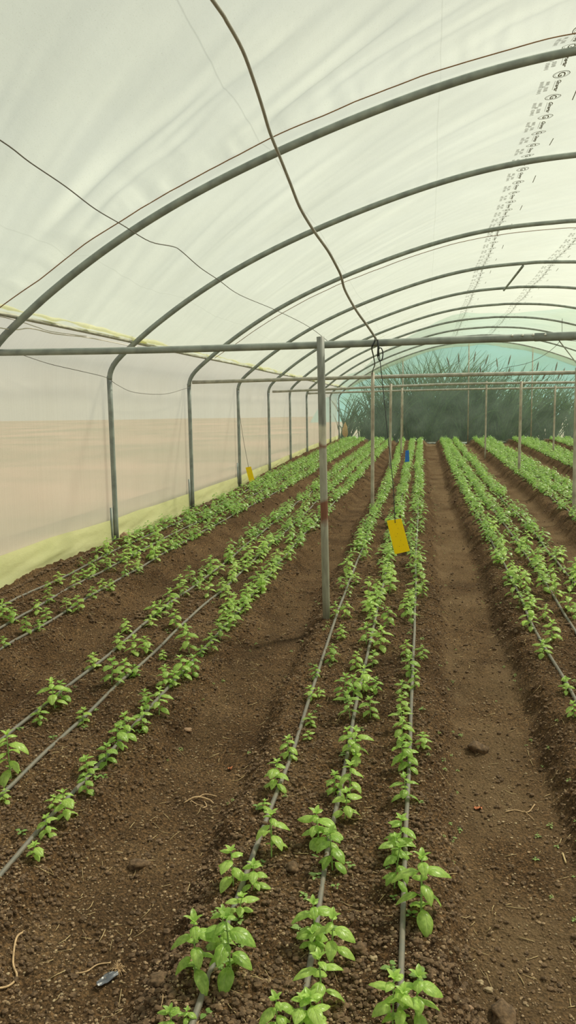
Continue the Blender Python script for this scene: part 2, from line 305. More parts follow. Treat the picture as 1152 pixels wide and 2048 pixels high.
def leaf_mat(name, c_lo, c_hi, veins=True, trans=0.42):
    m, N, Lk, out = new_mat(name)
    oi = N('ShaderNodeObjectInfo'); co = coords(N, Lk)
    n = N('ShaderNodeTexNoise', Scale=(9.0 if not veins else 16.0), Detail=3.0); Lk(co, n.inputs['Vector'])
    ad = N('ShaderNodeMath', operation='MULTIPLY_ADD'); Lk(oi.outputs['Random'], ad.inputs[0]); ad.inputs[1].default_value = 0.35; Lk(n.outputs['Fac'], ad.inputs[2])
    r = ramp(N, Lk, ad.outputs[0], [(0.42, c_lo), (0.85, c_hi)]); cur = r.outputs[0]
    nrm = None
    if veins:
        uv = N('ShaderNodeTexCoord'); sp = N('ShaderNodeSeparateXYZ'); Lk(uv.outputs['UV'], sp.inputs[0])
        a = N('ShaderNodeMath', operation='SUBTRACT'); Lk(sp.outputs['X'], a.inputs[0]); a.inputs[1].default_value = 0.5
        ab = N('ShaderNodeMath', operation='ABSOLUTE'); Lk(a.outputs[0], ab.inputs[0])
        mid = ramp(N, Lk, ab.outputs[0], [(0.0, (1, 1, 1)), (0.045, (0, 0, 0))])
        # side veins: bands along (v - 0.7|u|)
        k = N('ShaderNodeMath', operation='MULTIPLY_ADD'); Lk(ab.outputs[0], k.inputs[0]); k.inputs[1].default_value = -0.75; Lk(sp.outputs['Y'], k.inputs[2])
        sc = N('ShaderNodeMath', operation='MULTIPLY'); Lk(k.outputs[0], sc.inputs[0]); sc.inputs[1].default_value = 6.5
        fr = N('ShaderNodeMath', operation='FRACT'); Lk(sc.outputs[0], fr.inputs[0])
        s2 = N('ShaderNodeMath', operation='SUBTRACT'); Lk(fr.outputs[0], s2.inputs[0]); s2.inputs[1].default_value = 0.5
        a2 = N('ShaderNodeMath', operation='ABSOLUTE'); Lk(s2.outputs[0], a2.inputs[0])
        side = ramp(N, Lk, a2.outputs[0], [(0.0, (0.6, 0.6, 0.6)), (0.12, (0, 0, 0))])
        mxm = N('ShaderNodeMath', operation='MAXIMUM'); Lk(mid.outputs[0], mxm.inputs[0]); Lk(side.outputs[0], mxm.inputs[1])
        f = N('ShaderNodeMath', operation='MULTIPLY'); Lk(mxm.outputs[0], f.inputs[0]); f.inputs[1].default_value = 0.4
        mx = N('ShaderNodeMix', data_type='RGBA'); Lk(f.outputs[0], mx.inputs[0]); Lk(cur, mx.inputs[6]); mx.inputs[7].default_value = (0.50, 0.66, 0.24, 1); cur = mx.outputs[2]
        bp = N('ShaderNodeBump', Strength=0.5, Distance=0.003); bp.invert = True; Lk(mxm.outputs[0], bp.inputs['Height']); nrm = bp.outputs[0]
    b = N('ShaderNodeBsdfPrincipled', Roughness=0.36); b.inputs['Specular IOR Level'].default_value = 0.6; Lk(cur, b.inputs['Base Color'])
    tl = N('ShaderNodeBsdfTranslucent'); hs = N('ShaderNodeHueSaturation'); hs.inputs['Value'].default_value = 1.5; Lk(cur, hs.inputs['Color']); Lk(hs.outputs[0], tl.inputs['Color'])
    if nrm: Lk(nrm, b.inputs['Normal'])
    ms = N('ShaderNodeMixShader'); ms.inputs[0].default_value = trans; Lk(b.outputs[0], ms.inputs[1]); Lk(tl.outputs[0], ms.inputs[2])
    Lk(ms.outputs[0], out.inputs[0]); return m

SOIL_BIG = [(0.32, (0.075, 0.045, 0.024)), (0.52, (0.138, 0.086, 0.046)), (0.72, (0.205, 0.138, 0.078))]
SOIL_TAN = (0.255, 0.172, 0.096)
M = {}
M['roof'] = film_mat('roof_film', (0.75, 0.795, 0.635), (0.68, 0.72, 0.565), ROOFT, 0.62, (0.97, 0.98, 0.88), 0.12, folds=((-1.16, 0.006, 0.72), (-2.66, 0.005, 0.82), (0.10, 0.005, 0.80)))
M['wall'] = film_mat('side_film', (0.85, 0.82, 0.69), (0.80, 0.77, 0.64), 0.42, 0.55, (0.96, 0.94, 0.88), 0.06, stripes=True)
M['endwall'] = film_mat('end_film', (0.60, 0.76, 0.62), (0.54, 0.71, 0.58), 0.80, 0.6, (0.84, 0.95, 0.89), 0.05)
M['nearwall'] = film_mat('near_film', (0.8, 0.8, 0.68), (0.75, 0.75, 0.64), 0.1, 0.7)
M['skirt'] = film_mat('skirt_film', (0.97, 0.98, 0.56), (0.90, 0.93, 0.50), 0.12, 0.55, (1, 1, .8), 0.3)
M['edge'] = film_mat('edge_film', (0.97, 0.96, 0.66), (0.90, 0.90, 0.56), 0.10, 0.6, (1, 1, .8), 0.3)
M['soil'] = soil_mat()
M['clod'] = simple('clod_soil', (0.135, 0.085, 0.047), 0.95, 0, 0.45, 60, 0.6)
M['clod_light'] = simple('dry_soil', (0.30, 0.21, 0.125), 0.95, 0, 0.35, 60, 0.6)
M['pale'] = simple('pale_grain', (0.40, 0.31, 0.19), 0.9, 0, 0.25, 40, 0.3)
M['straw'] = simple('dry_straw', (0.55, 0.42, 0.22), 0.8, 0, 0.2, 40, 0.2)
M['root'] = simple('root', (0.52, 0.36, 0.20), 0.8, 0, 0.2, 60, 0.3)
M['rust_leaf'] = simple('rust_leaf', (0.50, 0.17, 0.07), 0.8, 0, 0.3, 60, 0.4)
M['stone'] = simple('stone', (0.33, 0.21, 0.13), 0.9, 0, 0.3, 30, 0.5)
M['tube'] = simple('drip_tube', (0.115, 0.115, 0.10), 0.55, 0, 0.3, 30, 0.25, col2=(0.20, 0.175, 0.135))
M['pipe'] = simple('galvanised_pipe', (0.33, 0.37, 0.345), 0.5, 0.15, 0.18, 9, 0.1, col2=(0.25, 0.285, 0.27))
M['bar'] = simple('bar_pipe', (0.46, 0.45, 0.39), 0.5, 0.1, 0.2, 12, 0.15)
M['wire'] = simple('wire', (0.16, 0.15, 0.13), 0.6, 0, 0.1, 20, 0.1)
M['cable'] = simple('grey_cable', (0.42, 0.42, 0.37), 0.6, 0, 0.1, 20, 0.1)
M['cord'] = simple('black_cord', (0.035, 0.045, 0.045), 0.6, 0, 0.1, 60, 0.3)
M['string'] = simple('white_string', (0.75, 0.72, 0.60), 0.7, 0, 0.1, 60, 0.3)
M['seam'] = simple('seam_cord', (0.30, 0.16, 0.07), 0.8, 0, 0.2, 60, 0.3)
M['bolt'] = simple('bolt', (0.75, 0.76, 0.70), 0.35, 0.6, 0.1, 60, 0.1)
M['print'] = simple('print_ink', (0.26, 0.26, 0.19), 0.8, 0, 0.1, 60, 0.0)
M['yellow'] = film_mat('yellow_card', (1.0, 0.86, 0.02), (1.0, 0.82, 0.015), 0.0, 0.45)
M['blue'] = simple('blue_card', (0.03, 0.20, 0.75), 0.4, 0, 0.05, 60, 0.02)
M['speck'] = simple('caught_insects', (0.20, 0.11, 0.02), 0.7, 0, 0.1, 60, 0.1)
M['orange'] = simple('orange_cloth', (0.85, 0.40, 0.12), 0.8, 0, 0.1, 20, 0.2)
M['plastic'] = simple('grey_plastic', (0.09, 0.10, 0.12), 0.3, 0, 0.3, 60, 0.2)
M['leaf'] = leaf_mat('basil_leaf', (0.26, 0.45, 0.075), (0.50, 0.70, 0.17))
M['leaf_far'] = leaf_mat('basil_leaf_far', (0.22, 0.40, 0.08), (0.42, 0.61, 0.17), False)
M['weed'] = leaf_mat('weed_leaf', (0.20, 0.36, 0.09), (0.36, 0.54, 0.17), False)
M['stem'] = simple('basil_stem', (0.30, 0.46, 0.14), 0.6, 0, 0.15, 30, 0.1)
M['reed'] = leaf_mat('reed_leaf', (0.05, 0.10, 0.035), (0.11, 0.18, 0.05), False, 0.25)
M['reed_head'] = simple('reed_head', (0.20, 0.13, 0.07), 0.9, 0, 0.2, 30, 0.4)
M['field'] = simple('field_soil', (0.34, 0.255, 0.185), 0.95, 0, 0.2, 0.14, 0.0, col2=(0.235, 0.225, 0.15))
M['hill'] = simple('hazy_hill', (0.19, 0.33, 0.31), 0.95, 0, 0.25, 0.12, 0.0, col2=(0.22, 0.37, 0.30))  # blue-green distance haze is put into the hill's colour
# support post: grey pipe, old white paint, a rust band
def post_mat():
    m, N, Lk, out = new_mat('painted_post')
    b = N('ShaderNodeBsdfPrincipled', Roughness=0.55, Metallic=0.1)
    co = coords(N, Lk); sp = N('ShaderNodeSeparateXYZ'); Lk(co, sp.inputs[0])
    n = N('ShaderNodeTexNoise', Scale=9.0, Detail=4.0); Lk(co, n.inputs['Vector'])
    a = N('ShaderNodeMath', operation='MULTIPLY_ADD'); Lk(n.outputs['Fac'], a.inputs[0]); a.inputs[1].default_value = 0.12; Lk(sp.outputs['Z'], a.inputs[2])
    d = N('ShaderNodeMath', operation='DIVIDE'); Lk(a.outputs[0], d.inputs[0]); d.inputs[1].default_value = 2.4
    g = (0.42, 0.42, 0.36); w = (0.60, 0.59, 0.50); ru = (0.24, 0.10, 0.06); gr = (0.34, 0.34, 0.28)
    r = ramp(N, Lk, d.outputs[0], [(0.0, gr), (0.20, gr), (0.305, g), (0.325, ru), (0.385, ru), (0.40, g), (0.555, g), (0.568, ru), (0.582, w), (0.625, w), (0.64, (0.27, 0.29, 0.28)), (1.0, (0.31, 0.33, 0.315))])
    n2 = N('ShaderNodeTexNoise', Scale=40.0, Detail=5.0); Lk(coords(N, Lk, (1, 1, 0.2)), n2.inputs['Vector'])
    r2 = ramp(N, Lk, n2.outputs['Fac'], [(0.3, (0.75, 0.73, 0.7)), (0.7, (1.15, 1.15, 1.1))])
    mm = N('ShaderNodeMix', data_type='RGBA', blend_type='MULTIPLY'); mm.inputs[0].default_value = 1.0
    Lk(r.outputs[0], mm.inputs[6]); Lk(r2.outputs[0], mm.inputs[7]); Lk(mm.outputs[2], b.inputs['Base Color'])
    Lk(b.outputs[0], out.inputs[0]); return m
M['post'] = post_mat()
M['farpost'] = simple('far_post', (0.52, 0.49, 0.40), 0.6, 0.05, 0.25, 5, 0.1, col2=(0.34, 0.29, 0.23))

# ------------------------------------------------------------------ floor
def build_floor():
    ys = [1.45]
    while ys[-1] < 34.0: ys.append(ys[-1] + max(0.0095, 0.0042 * ys[-1]))
    ys = np.array([NEAR_Y] + list(np.arange(-4.6, 1.4, 0.4)) + ys)
    xs = np.concatenate([np.arange(-3.78, -1.9, 0.022), np.arange(-1.9, 1.5, 0.0125), np.arange(1.5, 7.62, 0.045)])
    X, Y = np.meshgrid(xs, ys)
    Z = gz(X, Y)
    me = mesh_np('floor', np.stack([X, Y, Z], -1).reshape(-1, 3), grid_faces(len(ys), len(xs)))
    b = bedness(X, Y)
    pth = np.clip(1 - b * 1.8, 0, 1) * np.clip(0.75 + 1.4 * fbm(X * 3.5, Y * 2.0, 4, 12), 0.05, 1.4) * np.where(X > -0.3, 1.0, 0.3)
    at = me.attributes.new('path', 'FLOAT', 'POINT'); at.data.foreach_set('value', pth.astype(np.float32).ravel())
    o = obj('floor', me, M['soil'])
    tag(o, 'brown raised soil beds and trodden furrows running to the far end', 'floor', kind='structure')
build_floor()

# ground outside, hill beyond
def outside():
    n = 60
    xs = np.concatenate([-np.geomspace(150, 3.8, 40), [7.7], np.geomspace(8, 60, 12)])
    xs = np.array(sorted(set(xs))); ys = np.concatenate([np.arange(-60, 34, 4), np.array([33.5]), np.geomspace(36, 160, 30)])
    ys = np.array(sorted(set(ys)))
    X, Y = np.meshgrid(xs, ys)
    Z = -0.05 + np.where(X < -6, -0.25 + 0.15 * fbm(X * .3, Y * .3, 3, 31), 0.0) + np.where(Y > 33.4, 0.15, 0)
    inside = (X > -3.82) & (X < 7.72) & (Y < 33.49) & (Y > -5.1)
    Z = np.where(inside, -0.9, Z)
    F = grid_faces(len(ys), len(xs))
    V = np.stack([X, Y, Z], -1).reshape(-1, 3)
    ctr = V[F].mean(1)
    keep = ~((ctr[:, 0] > -3.82) & (ctr[:, 0] < 7.72) & (ctr[:, 1] < 33.49) & (ctr[:, 1] > -5.1))
    o = obj('ground', mesh_np('ground', V, F[keep]), M['field']); tag(o, 'bare brown field outside the greenhouse', 'ground', kind='structure')
    xs = np.linspace(-14, 120, 60); t = np.linspace(0, 1, 12)
    A, T = np.meshgrid(xs, t)
    top = 20 + 5 * fbm(A * .03, A * 0, 3, 8) + 0.02 * A
    top = top * np.clip((A + 16) / 22, 0.15, 1) ** 0.5
    Yh = 95 + T * 60; Zh = -0.5 + top * np.sin(T * PI / 2) + 0.8 * fbm(A * .2, T * 9, 3, 5)
    o = obj('hill', mesh_np('hill', np.stack([A, Yh, Zh], -1).reshape(-1, 3), grid_faces(12, 60)), M['hill']); tag(o, 'hazy blue-green hillside beyond the far end wall', 'hill', kind='structure')
outside()

# ------------------------------------------------------------------ films
SEAMS = [5.88, 12.42]
FOLDS = [((-2.85, 5.50), (-1.0, 4.60), .085, .045), ((-2.6, 5.75), (-1.4, 5.15), .06, .022), ((-1.25, 5.80), (-.1, 4.85), .05, .022), ((-.85, 5.80), (.35, 4.95), .05, .020), ((-.4, 5.82), (.8, 5.0), .045, .016), ((-1.9, 5.3), (-.6, 4.5), .05, .018), ((.2, 5.84), (1.3, 5.1), .05, .018)]
def zfilm(X, Y):
    X = np.asarray(X, float); Y = np.asarray(Y, float)
    base = prof(X) + 0.047
    edges = np.array([-3.0, 0.2, 3.25] + BOWS + [34.5])
    i = np.clip(np.searchsorted(edges, Y) - 1, 0, len(edges) - 2)
    t = (Y - edges[i]) / (edges[i + 1] - edges[i]); sag = np.sin(PI * np.clip(t, 0, 1))
    w = np.clip((X + 3.4) / 0.5, 0, 1)
    z = base - 0.055 * sag * w
    # long diagonal folds
    s = X * 0.61 + Y * 0.79; q = X * 0.79 - Y * 0.61
    env = np.clip(1.25 - np.abs(X + 1.1) / 1.9, 0, 1) * np.clip(0.55 + fbm(X * .5, Y * .5, 2, 40), 0, 1)
    z = z + 0.088 * env * sag * fbm(s * 3.2, q * 0.35, 2, 20) + 0.024 * env * sag * fbm(s * 8.5, q * 0.6, 2, 22)
    z = z + 0.010 * sag * fbm(s * 9, q * 0.9, 2, 26)
    # single deep folds of slack film in the nearest bays
    for (x0, y0), (x1, y1), wd, a in FOLDS:
        L = math.hypot(x1 - x0, y1 - y0); tx, ty = (x1 - x0) / L, (y1 - y0) / L
        al = ((X - x0) * tx + (Y - y0) * ty) / L; pr = (X - x0) * -ty + (Y - y0) * tx + 0.03 * np.sin(al * 5)
        z = z - a * np.exp(-(pr / wd) ** 2) * np.exp(-((al - .5) / .42) ** 4)
    # puckers where the film is drawn over bows and seams
    for yb, L1, L2, A in [(SEAMS[0], .26, .07, .036), (SEAMS[1], .05, .16, .014)] + [(b, .16, .13, .012) for b in BOWS[1:]]:
        d = Y - yb; e = np.where(d < 0, np.exp(d / L1), np.exp(-d / L2)) * (1 - np.exp(-np.abs(d) / 0.02))
        z = z + A * e * fbm(X * 9.5, Y * 0.8, 3, int(yb * 3)) * 1.3
    # drawn down on the seam cord
    for ys, a, L1, L2 in ((SEAMS[0], 0.055, .30, .39), (SEAMS[1], 0.035, .30, .25)):
        z = z - a * np.where(Y < ys, np.clip(1 - (ys - Y) / L1, 0, 1) ** 1.6, np.clip(1 - (Y - ys) / L2, 0, 1)) * w
    # gathered along the eave
    e = np.exp(-(X + 3.40) / 0.35) * (X < 2)
    z = z + 0.018 * e * fbm(Y * 7, X * 1.0, 3, 50)
    return z
def build_roof():
    ys = np.concatenate([np.arange(NEAR_Y, 2.0, 0.25), np.arange(2.0, 13, 0.03), np.arange(13, 22, 0.06), np.arange(22, 33.5, 0.1), [33.55]])
    xs = np.concatenate([np.arange(-3.34, 1.4, 0.03), np.arange(1.4, 7.2, 0.07), [7.236]])
    X, Y = np.meshgrid(xs, ys); Z = zfilm(X, Y)
    o = obj('ceiling', mesh_np('ceiling', np.stack([X, Y, Z], -1).reshape(-1, 3), grid_faces(len(ys), len(xs))[:, ::-1]), M['roof'])
    tag(o, 'creamy translucent plastic film stretched over the hoops', 'roof film', kind='structure')
    return o
ROOF = build_roof()
def build_print():
    """rows of maker's marks printed along the film: oval with G, script word, small lines"""
    def text_verts(s, size, shear=0.0, bold=0.0):
        cu = bpy.data.curves.new('t', 'FONT'); cu.body = s; cu.size = size; cu.shear = shear; cu.offset = bold; cu.resolution_u = 2
        cu.align_x = 'CENTER'; cu.align_y = 'CENTER'
        o = bpy.data.objects.new('t', cu); COL.objects.link(o)
        bpy.context.view_layer.update()
        me = bpy.data.meshes.new_from_object(o.evaluated_get(bpy.context.evaluated_depsgraph_get()))
        V = np.array([v.co[:2] for v in me.vertices]); T = []
        for p_ in me.polygons:
            vs = list(p_.vertices)
            for k in range(1, len(vs) - 1): T.append((vs[0], vs[k], vs[k + 1]))
        bpy.data.objects.remove(o); bpy.data.curves.remove(cu); bpy.data.meshes.remove(me)
        return V, np.array(T)
    # local frame of the print: a = reading direction (+Y in the house), b = letter up (+X)
    parts = []
    def ring(rx, ry, w, n=36):
        a = np.arange(n) * 2 * PI / n
        o_ = np.stack([rx * np.cos(a), ry * np.sin(a)], -1); i_ = np.stack([(rx - w) * np.cos(a), (ry - w) * np.sin(a)], -1)
        V = np.vstack([o_, i_]); T = []
        for k in range(n):
            j = (k + 1) % n; T += [(k, j, n + j), (k, n + j, n + k)]
        return V, np.array(T)
    V, T = ring(.056, .088, .0075); parts.append((V, T, (0, 0)))
    V, T = ring(.043, .070, .0035); parts.append((V, T, (0, 0)))
    V, T = text_verts('G', .105, 0, .002); parts.append((V, T, (0, 0)))
    V, T = text_verts('Ginegar', .066, .35, .0022); parts.append((V, T, (.195, .0)))
    def bar(a0, b0, a1, b1): return np.array([(a0, b0), (a1, b0), (a1, b1), (a0, b1)]), np.array([(0, 1, 2), (0, 2, 3)])
    V, T = bar(.10, -.042, .27, -.038); parts.append((V, T, (0, 0)))
    rr = random.Random(3)
    for b0, a0, a1 in ((-.115, .09, .16), (-.115, .20, .28), (-.18, .07, .17), (-.18, .20, .31), (-.148, .165, .185)):      # small print, too small to read
        a = a0
        while a < a1:
            w = rr.uniform(.009, .014); h = rr.uniform(.036, .048)
            V, T = ring(w / 2, h / 2, .0042, 8) if rr.random() < .5 else bar(0, -h / 2, .006, h / 2)
            parts.append((V, T, (a, b0))); a += w + .004
    mb = MB()
    for xc, y0 in ((0.985, 5.86), (2.22, 6.05)):
        k = 0; y = y0
        while y < 32.8:
            for V, T, off in parts:
                A = V[:, 0] + off[0]; B = V[:, 1] + off[1]
                X = xc + B * 0.72; Y = y + A; Z = zfilm(X, Y) - 0.006
                mb.add(np.stack([X, Y, Z], -1), T=T)
            if k % 3 == 2:
                V, T = bar(.28, .165, .54, .173); X = xc + V[:, 1]; Y = y + V[:, 0]
                mb.add(np.stack([X, Y, zfilm(X, Y) - 0.006], -1), T=T)
            y += 0.4215; k += 1
    o = mb.build('printed_marks', M['print'], ROOF, smooth=False)
build_print()

def build_walls():
    # left wall: hangs from the eave pipe, outside the posts
    ys = np.concatenate([np.arange(NEAR_Y, 4, 0.4), np.arange(4, 34 - .5, 0.08)])
    pz = np.array([(-3.365, 2.41), (-3.48, 2.29), (-3.59, 2.17), (-3.668, 2.03), (-3.68, 1.8), (-3.68, 1.4), (-3.68, 1.0), (-3.68, 0.6), (-3.685, 0.3), (-3.69, -0.05), (-3.69, -0.3)])
    Y, K = np.meshgrid(ys, np.arange(len(pz))); X = pz[K, 0]; Z = pz[K, 1]
    X = X + 0.006 * fbm(Y * 0.9, Z * 1.2, 3, 60) - 0.004
    o = obj('wall_left', mesh_np('wall_left', np.stack([X, Y, Z], -1).reshape(-1, 3), grid_faces(len(pz), len(ys))), M['wall'])
    tag(o, 'beige translucent side wall film behind the hoop posts', 'wall', kind='structure')
    X2 = 2 * XA - X
    o = obj('wall_right', mesh_np('wall_right', np.stack([X2, Y, Z], -1).reshape(-1, 3), grid_faces(len(pz), len(ys))), M['wall'])
    tag(o, 'translucent film wall on the right side', 'wall', kind='structure')
    # end walls under the arch
    for nm, yy, mt, lb in (('wall_far', END_Y + 0.03, 'endwall', 'blue-green see-through end wall film with tall grass behind it'), ('wall_near', NEAR_Y, 'nearwall', 'unseen film end wall behind the viewpoint')):  # near one is unseen, put in to stop sky light flooding from behind
        xs = np.linspace(-3.66, 7.56, 90); ts = np.linspace(0, 1, 24)
        Xg, Tg = np.meshgrid(xs, ts)
        zt = np.minimum(prof(Xg) + 0.03, np.interp(Xg, [-3.70, -3.66, -3.36, 7.25, 7.56, 7.60], [2.0, 2.06, 2.38, 2.38, 2.06, 2.0]) + np.where((Xg > -3.4) & (Xg < 7.3), 9, 0))
        Zg = -0.3 + (zt + 0.3) * Tg
        Yg = yy + 0.012 * fbm(Xg * 1.5, Zg * 1.5, 3, 70)
        o = obj(nm, mesh_np(nm, np.stack([Xg, Yg, Zg], -1).reshape(-1, 3), grid_faces(24, 90)), M[mt]); tag(o, lb, 'wall', kind='structure')
build_walls()

def build_skirt():
    ST = [(5.0, .37), (6.34, .37), (7.3, .375), (8.9, .33), (9.8, .33), (12.2, .30), (15.4, .29), (18.5, .32), (21.7, .36), (25, .40), (33.4, .45)]
    ys = np.concatenate([np.arange(4.6, 14, 0.03), np.arange(14, 33.4, 0.08)]); ts = np.linspace(0, 1, 14)
    Y, T = np.meshgrid(ys, ts)
    zb = np.interp(Y, *zip(*SB)) + 0.02 * fbm(Y * 1.8, Y * 0, 2, 81); zt = np.interp(Y, *zip(*ST)) + 0.012 * fbm(Y * .9, Y * 0, 2, 82)
    Z = zt + (zb - zt) * T
    ph = (Y - 8.88) / 3.05
    bell = np.abs(np.sin(PI * ph)) ** 0.6
    X = -3.663 + 0.006 + T * 0.05 * bell + 0.05 * T * (fbm(Y * 2.2 + T * 1.5, T * 4 + Y * .8, 3, 83)) * bell
    X = X + 0.03 * np.exp(-((Y - 9.15) / .18) ** 2) * T * np.sin(T * 9)
    X = np.minimum(X, -3.655 + 0.12 * bell)
    mb = mesh_np('ground_skirt', np.stack([X, Y, Z], -1).reshape(-1, 3), grid_faces(len(ts), len(ys)))
    o = obj('ground_skirt', mb, M['skirt']); tag(o, 'yellow-green plastic skirt strip along the foot of the left wall', 'plastic skirt')
build_skirt()

# ------------------------------------------------------------------ frame
ORD = ['nearest', 'second', 'third', 'fourth', 'fifth', 'sixth', 'seventh', 'eighth', 'ninth', 'farthest']
def build_bows():
    for k, y in enumerate(BOWS):
        lab = {0: 'nearest grey hoop pipe, its left post outside the picture', 9: 'farthest hoop pipe, framing the blue-green end wall'}.get(k, ORD[k] + ' grey steel hoop from the viewpoint, arching under the film from its wall post')
        root = tag(empty('hoop_frame', (XL, y, 0)), lab, 'hoop', 'steel hoops carrying the roof film')
        zf = float(topz(XL, y)) - 0.15
        xs = np.linspace(-3.1, 2 * XA + 3.1, 70)
        left = [(-3.617, 1.96), (-3.605, 2.03), (-3.56, 2.125), (-3.45, 2.24), (-3.28, 2.375)]
        arc = left + [(x, float(prof(x))) for x in xs] + [(2 * XA - a, b) for a, b in left[::-1]]
        P = smooth_path([(a - XL, 0, b) for a, b in arc], 2)
        MB().tube(P, 0.0305, 12).build('arch_pipe', M['pipe'], root)
        for nm, x, lean in (('left_post', XL, 0), ('right_post', XR, 0)):
            r = np.array([.030] * 6)
            dy = -0.16 if (k == 0 and x < 0) else 0.0          # the nearest post leans towards the viewpoint
            MB().tube([(x - XL, dy * min(1, (2.0 - z) * 3), z) for z in np.linspace(zf, 2.0, 6)], r, 12).build(nm, M['pipe'], root)
        if k in (1, 2, 3):      # anchor stub beside the post foot
            MB().tube([(-0.03, -0.05, zf), (-0.03, -0.05, zf + .55)], 0.016, 8).build('anchor_stub', M['pipe'], root)
            MB().tube([(.27, -.034, 2.42), (.30, .0, 2.44), (.28, .034, 2.42)], .006, 6).build('wire_tie', M['wire'], root)
build_bows()
def pipe_thing(name, pts, r, mat, label, cat, group=None, n=10, k=5):
    c = np.asarray(pts[0], float)
    P = smooth_path(np.asarray(pts, float), k) if len(pts) > 2 else np.asarray(pts, float)
    o = MB().tube(P - c, r, n).build(name, M[mat]); o.location = c
    return tag(o, label, cat, group)
pipe_thing('eave_pipe', [(-3.345, y, 2.385 + .005 * math.sin(y)) for y in np.linspace(3.6, 33.3, 24)], 0.019, 'bar', 'long grey pipe along the left eave where roof film meets side wall', 'pipe')
pipe_thing('eave_pipe', [(2 * XA + 3.345, y, 2.385) for y in np.linspace(3.6, 33.3, 4)], 0.019, 'bar', 'grey pipe along the right eave', 'pipe')
# rolled film edge over the eave pipe
def rolled():
    ys = np.arange(4.8, 33.3, 0.05); x = -3.325 + 0.018 * fbm(ys * 2.2, ys * 0, 3, 90); z = 2.432 + 0.03 * fbm(ys * 2.6, ys * 0 + 4, 3, 91)
    r = 0.006 + 0.017 * np.clip(0.5 + 1.3 * fbm(ys * 2.4, ys * 0 + 2, 3, 92), 0, 1.3)
    o = MB().tube(np.stack([x, ys, z], -1), r, 9).build('rolled_film', M['edge']); tag(o, 'yellowish crumpled film edge rolled over the left eave pipe', 'plastic film')
rolled()
# seam cords under the roof film
for ys_, lb in zip(SEAMS, ('thin brown cord line in the film just before the nearest hoop', 'thin brown cord line in the film just behind the third hoop')):
    xs = np.linspace(-3.3, 7.18, 140); zz = zfilm(xs, np.full_like(xs, ys_)) - 0.008 - 0.0 * xs
    o = MB().tube(np.stack([xs, np.full_like(xs, ys_) + 0.008 * fbm(xs * 3, xs * 0, 2, 3), zz], -1), 0.0042, 6).build('seam_cord', M['seam']); tag(o, lb, 'cord')
# cross bars and posts
bars = [(6.278, [(-3.6, 2.10), (-2.2, 2.083), (-.84, 2.083), (.165, 2.089), (1.07, 2.093), (2.4, 2.10), (4.5, 2.09), (7.45, 2.08)], 'nearest horizontal cross bar, running the full width of the picture'),
        (12.04, [(-3.56, 2.02), (-1.58, 2.034), (.32, 2.041), (2.07, 2.037), (4.5, 2.03), (7.45, 2.03)], 'second horizontal cross bar, behind the nearest one'),
        (18.342, [(-3.52, 1.985), (-2.4, 2.01), (.49, 2.07), (3.16, 2.055), (7.45, 2.04)], 'third horizontal cross bar from the viewpoint, just below the second'),
        (24.322, [(-3.5, 2.03), (-3.2, 2.042), (.65, 2.068), (4.2, 2.055), (7.45, 2.05)], 'farthest and thinnest-looking horizontal cross bar')]
for y, pz, lb in bars:
    y2 = y + (0.0 if y > 7 else 0.0)
    root = tag(empty('cross_bar', (pz[0][0], y2, pz[0][1])), lb, 'pipe', 'horizontal cross bars')
    MB().tube(smooth_path([(a - pz[0][0], 0, b - pz[0][1]) for a, b in pz], 6), 0.0275 if y < 7 else 0.027, 12).build('bar', M['bar'] if y > 7 else M['pipe'], root)
    if y < 7:
        a0 = -pz[0][0]; b0 = -pz[0][1]
        MB().tube([(a0 + .78, 0, b0 + 2.092), (a0 + 1.6, 0, b0 + 2.096)], 0.031, 12).build('sleeve', M['pipe'], root)
        for bx in (.615, .69, .765, .85):
            MB().tube([(a0 + bx, -.022, b0 + 2.105), (a0 + bx, -.037, b0 + 2.107)], 0.0085, 8).build('bolt', M['bolt'], root)
posts = [(-.812, 6.225, 2.14, -.787, .030, 'post', 'nearest grey support post with worn white paint and a rusty band', 0),
         (-.794, 11.985, 2.103, -.807, .026, 'farpost', 'support post under the second cross bar, just right of the nearest post', 0),
         (2.074, 11.985, 2.10, 2.087, .026, 'farpost', 'support post under the second cross bar at the right picture edge', 0),
         (-.808, 18.29, 2.105, -.831, .028, 'farpost', 'left support post under the third cross bar', 0),
         (2.012, 18.29, 2.10, 2.001, .030, 'farpost', 'right support post under the third cross bar, rusty around its middle', 0),
         (-.747, 24.27, 2.14, -.774, .024, 'farpost', 'left support post under the farthest cross bar', 0),
         (1.694, 24.27, 2.29, 1.681, .024, 'farpost', 'middle support post under the farthest cross bar, its tip above the bar', 0),
         (3.618, 24.27, 2.12, 3.607, .026, 'farpost', 'right support post under the farthest cross bar', 0)]
for xt, y, zt, xb, r, mt, lb, _ in posts:
    zb = float(gz(xb, y)) - 0.12
    P = np.array([(xt + (xb - xt) * t, y, zt + (zb - zt) * t) for t in np.linspace(0, 1, 8)])
    o = MB().tube(P - [xb, y, 0], r, 14).build('support_post', M[mt]); o.location = (xb, y, 0)
    tag(o, lb, 'post', 'support posts under the cross bars')
# ridge brace between two hoops, end-wall struts, far diagonal braces
pipe_thing('ridge_brace', [(1.669, 15.296, 4.055), (1.614, 18.342, 4.055)], 0.022, 'pipe', 'short ridge pipe joining the fourth and fifth hoops', 'pipe')
for x, zt, lb in ((-.99, 3.57, 'left'), (1.62, 4.08, 'middle'), (4.08, 3.83, 'right')):
    pipe_thing('end_post', [(x, 33.30, float(topz(x, 33.3)) - .15), (x, 33.30, zt - .03)], 0.022, 'farpost', lb + ' upright pipe standing against the blue-green end wall', 'post', 'uprights of the end wall')
pipe_thing('diagonal_brace', [(3.9, 26.5, 3.72), (5.8, 33.2, 3.05)], 0.02, 'pipe', 'thin diagonal pipe bracing the roof at the far right', 'pipe')
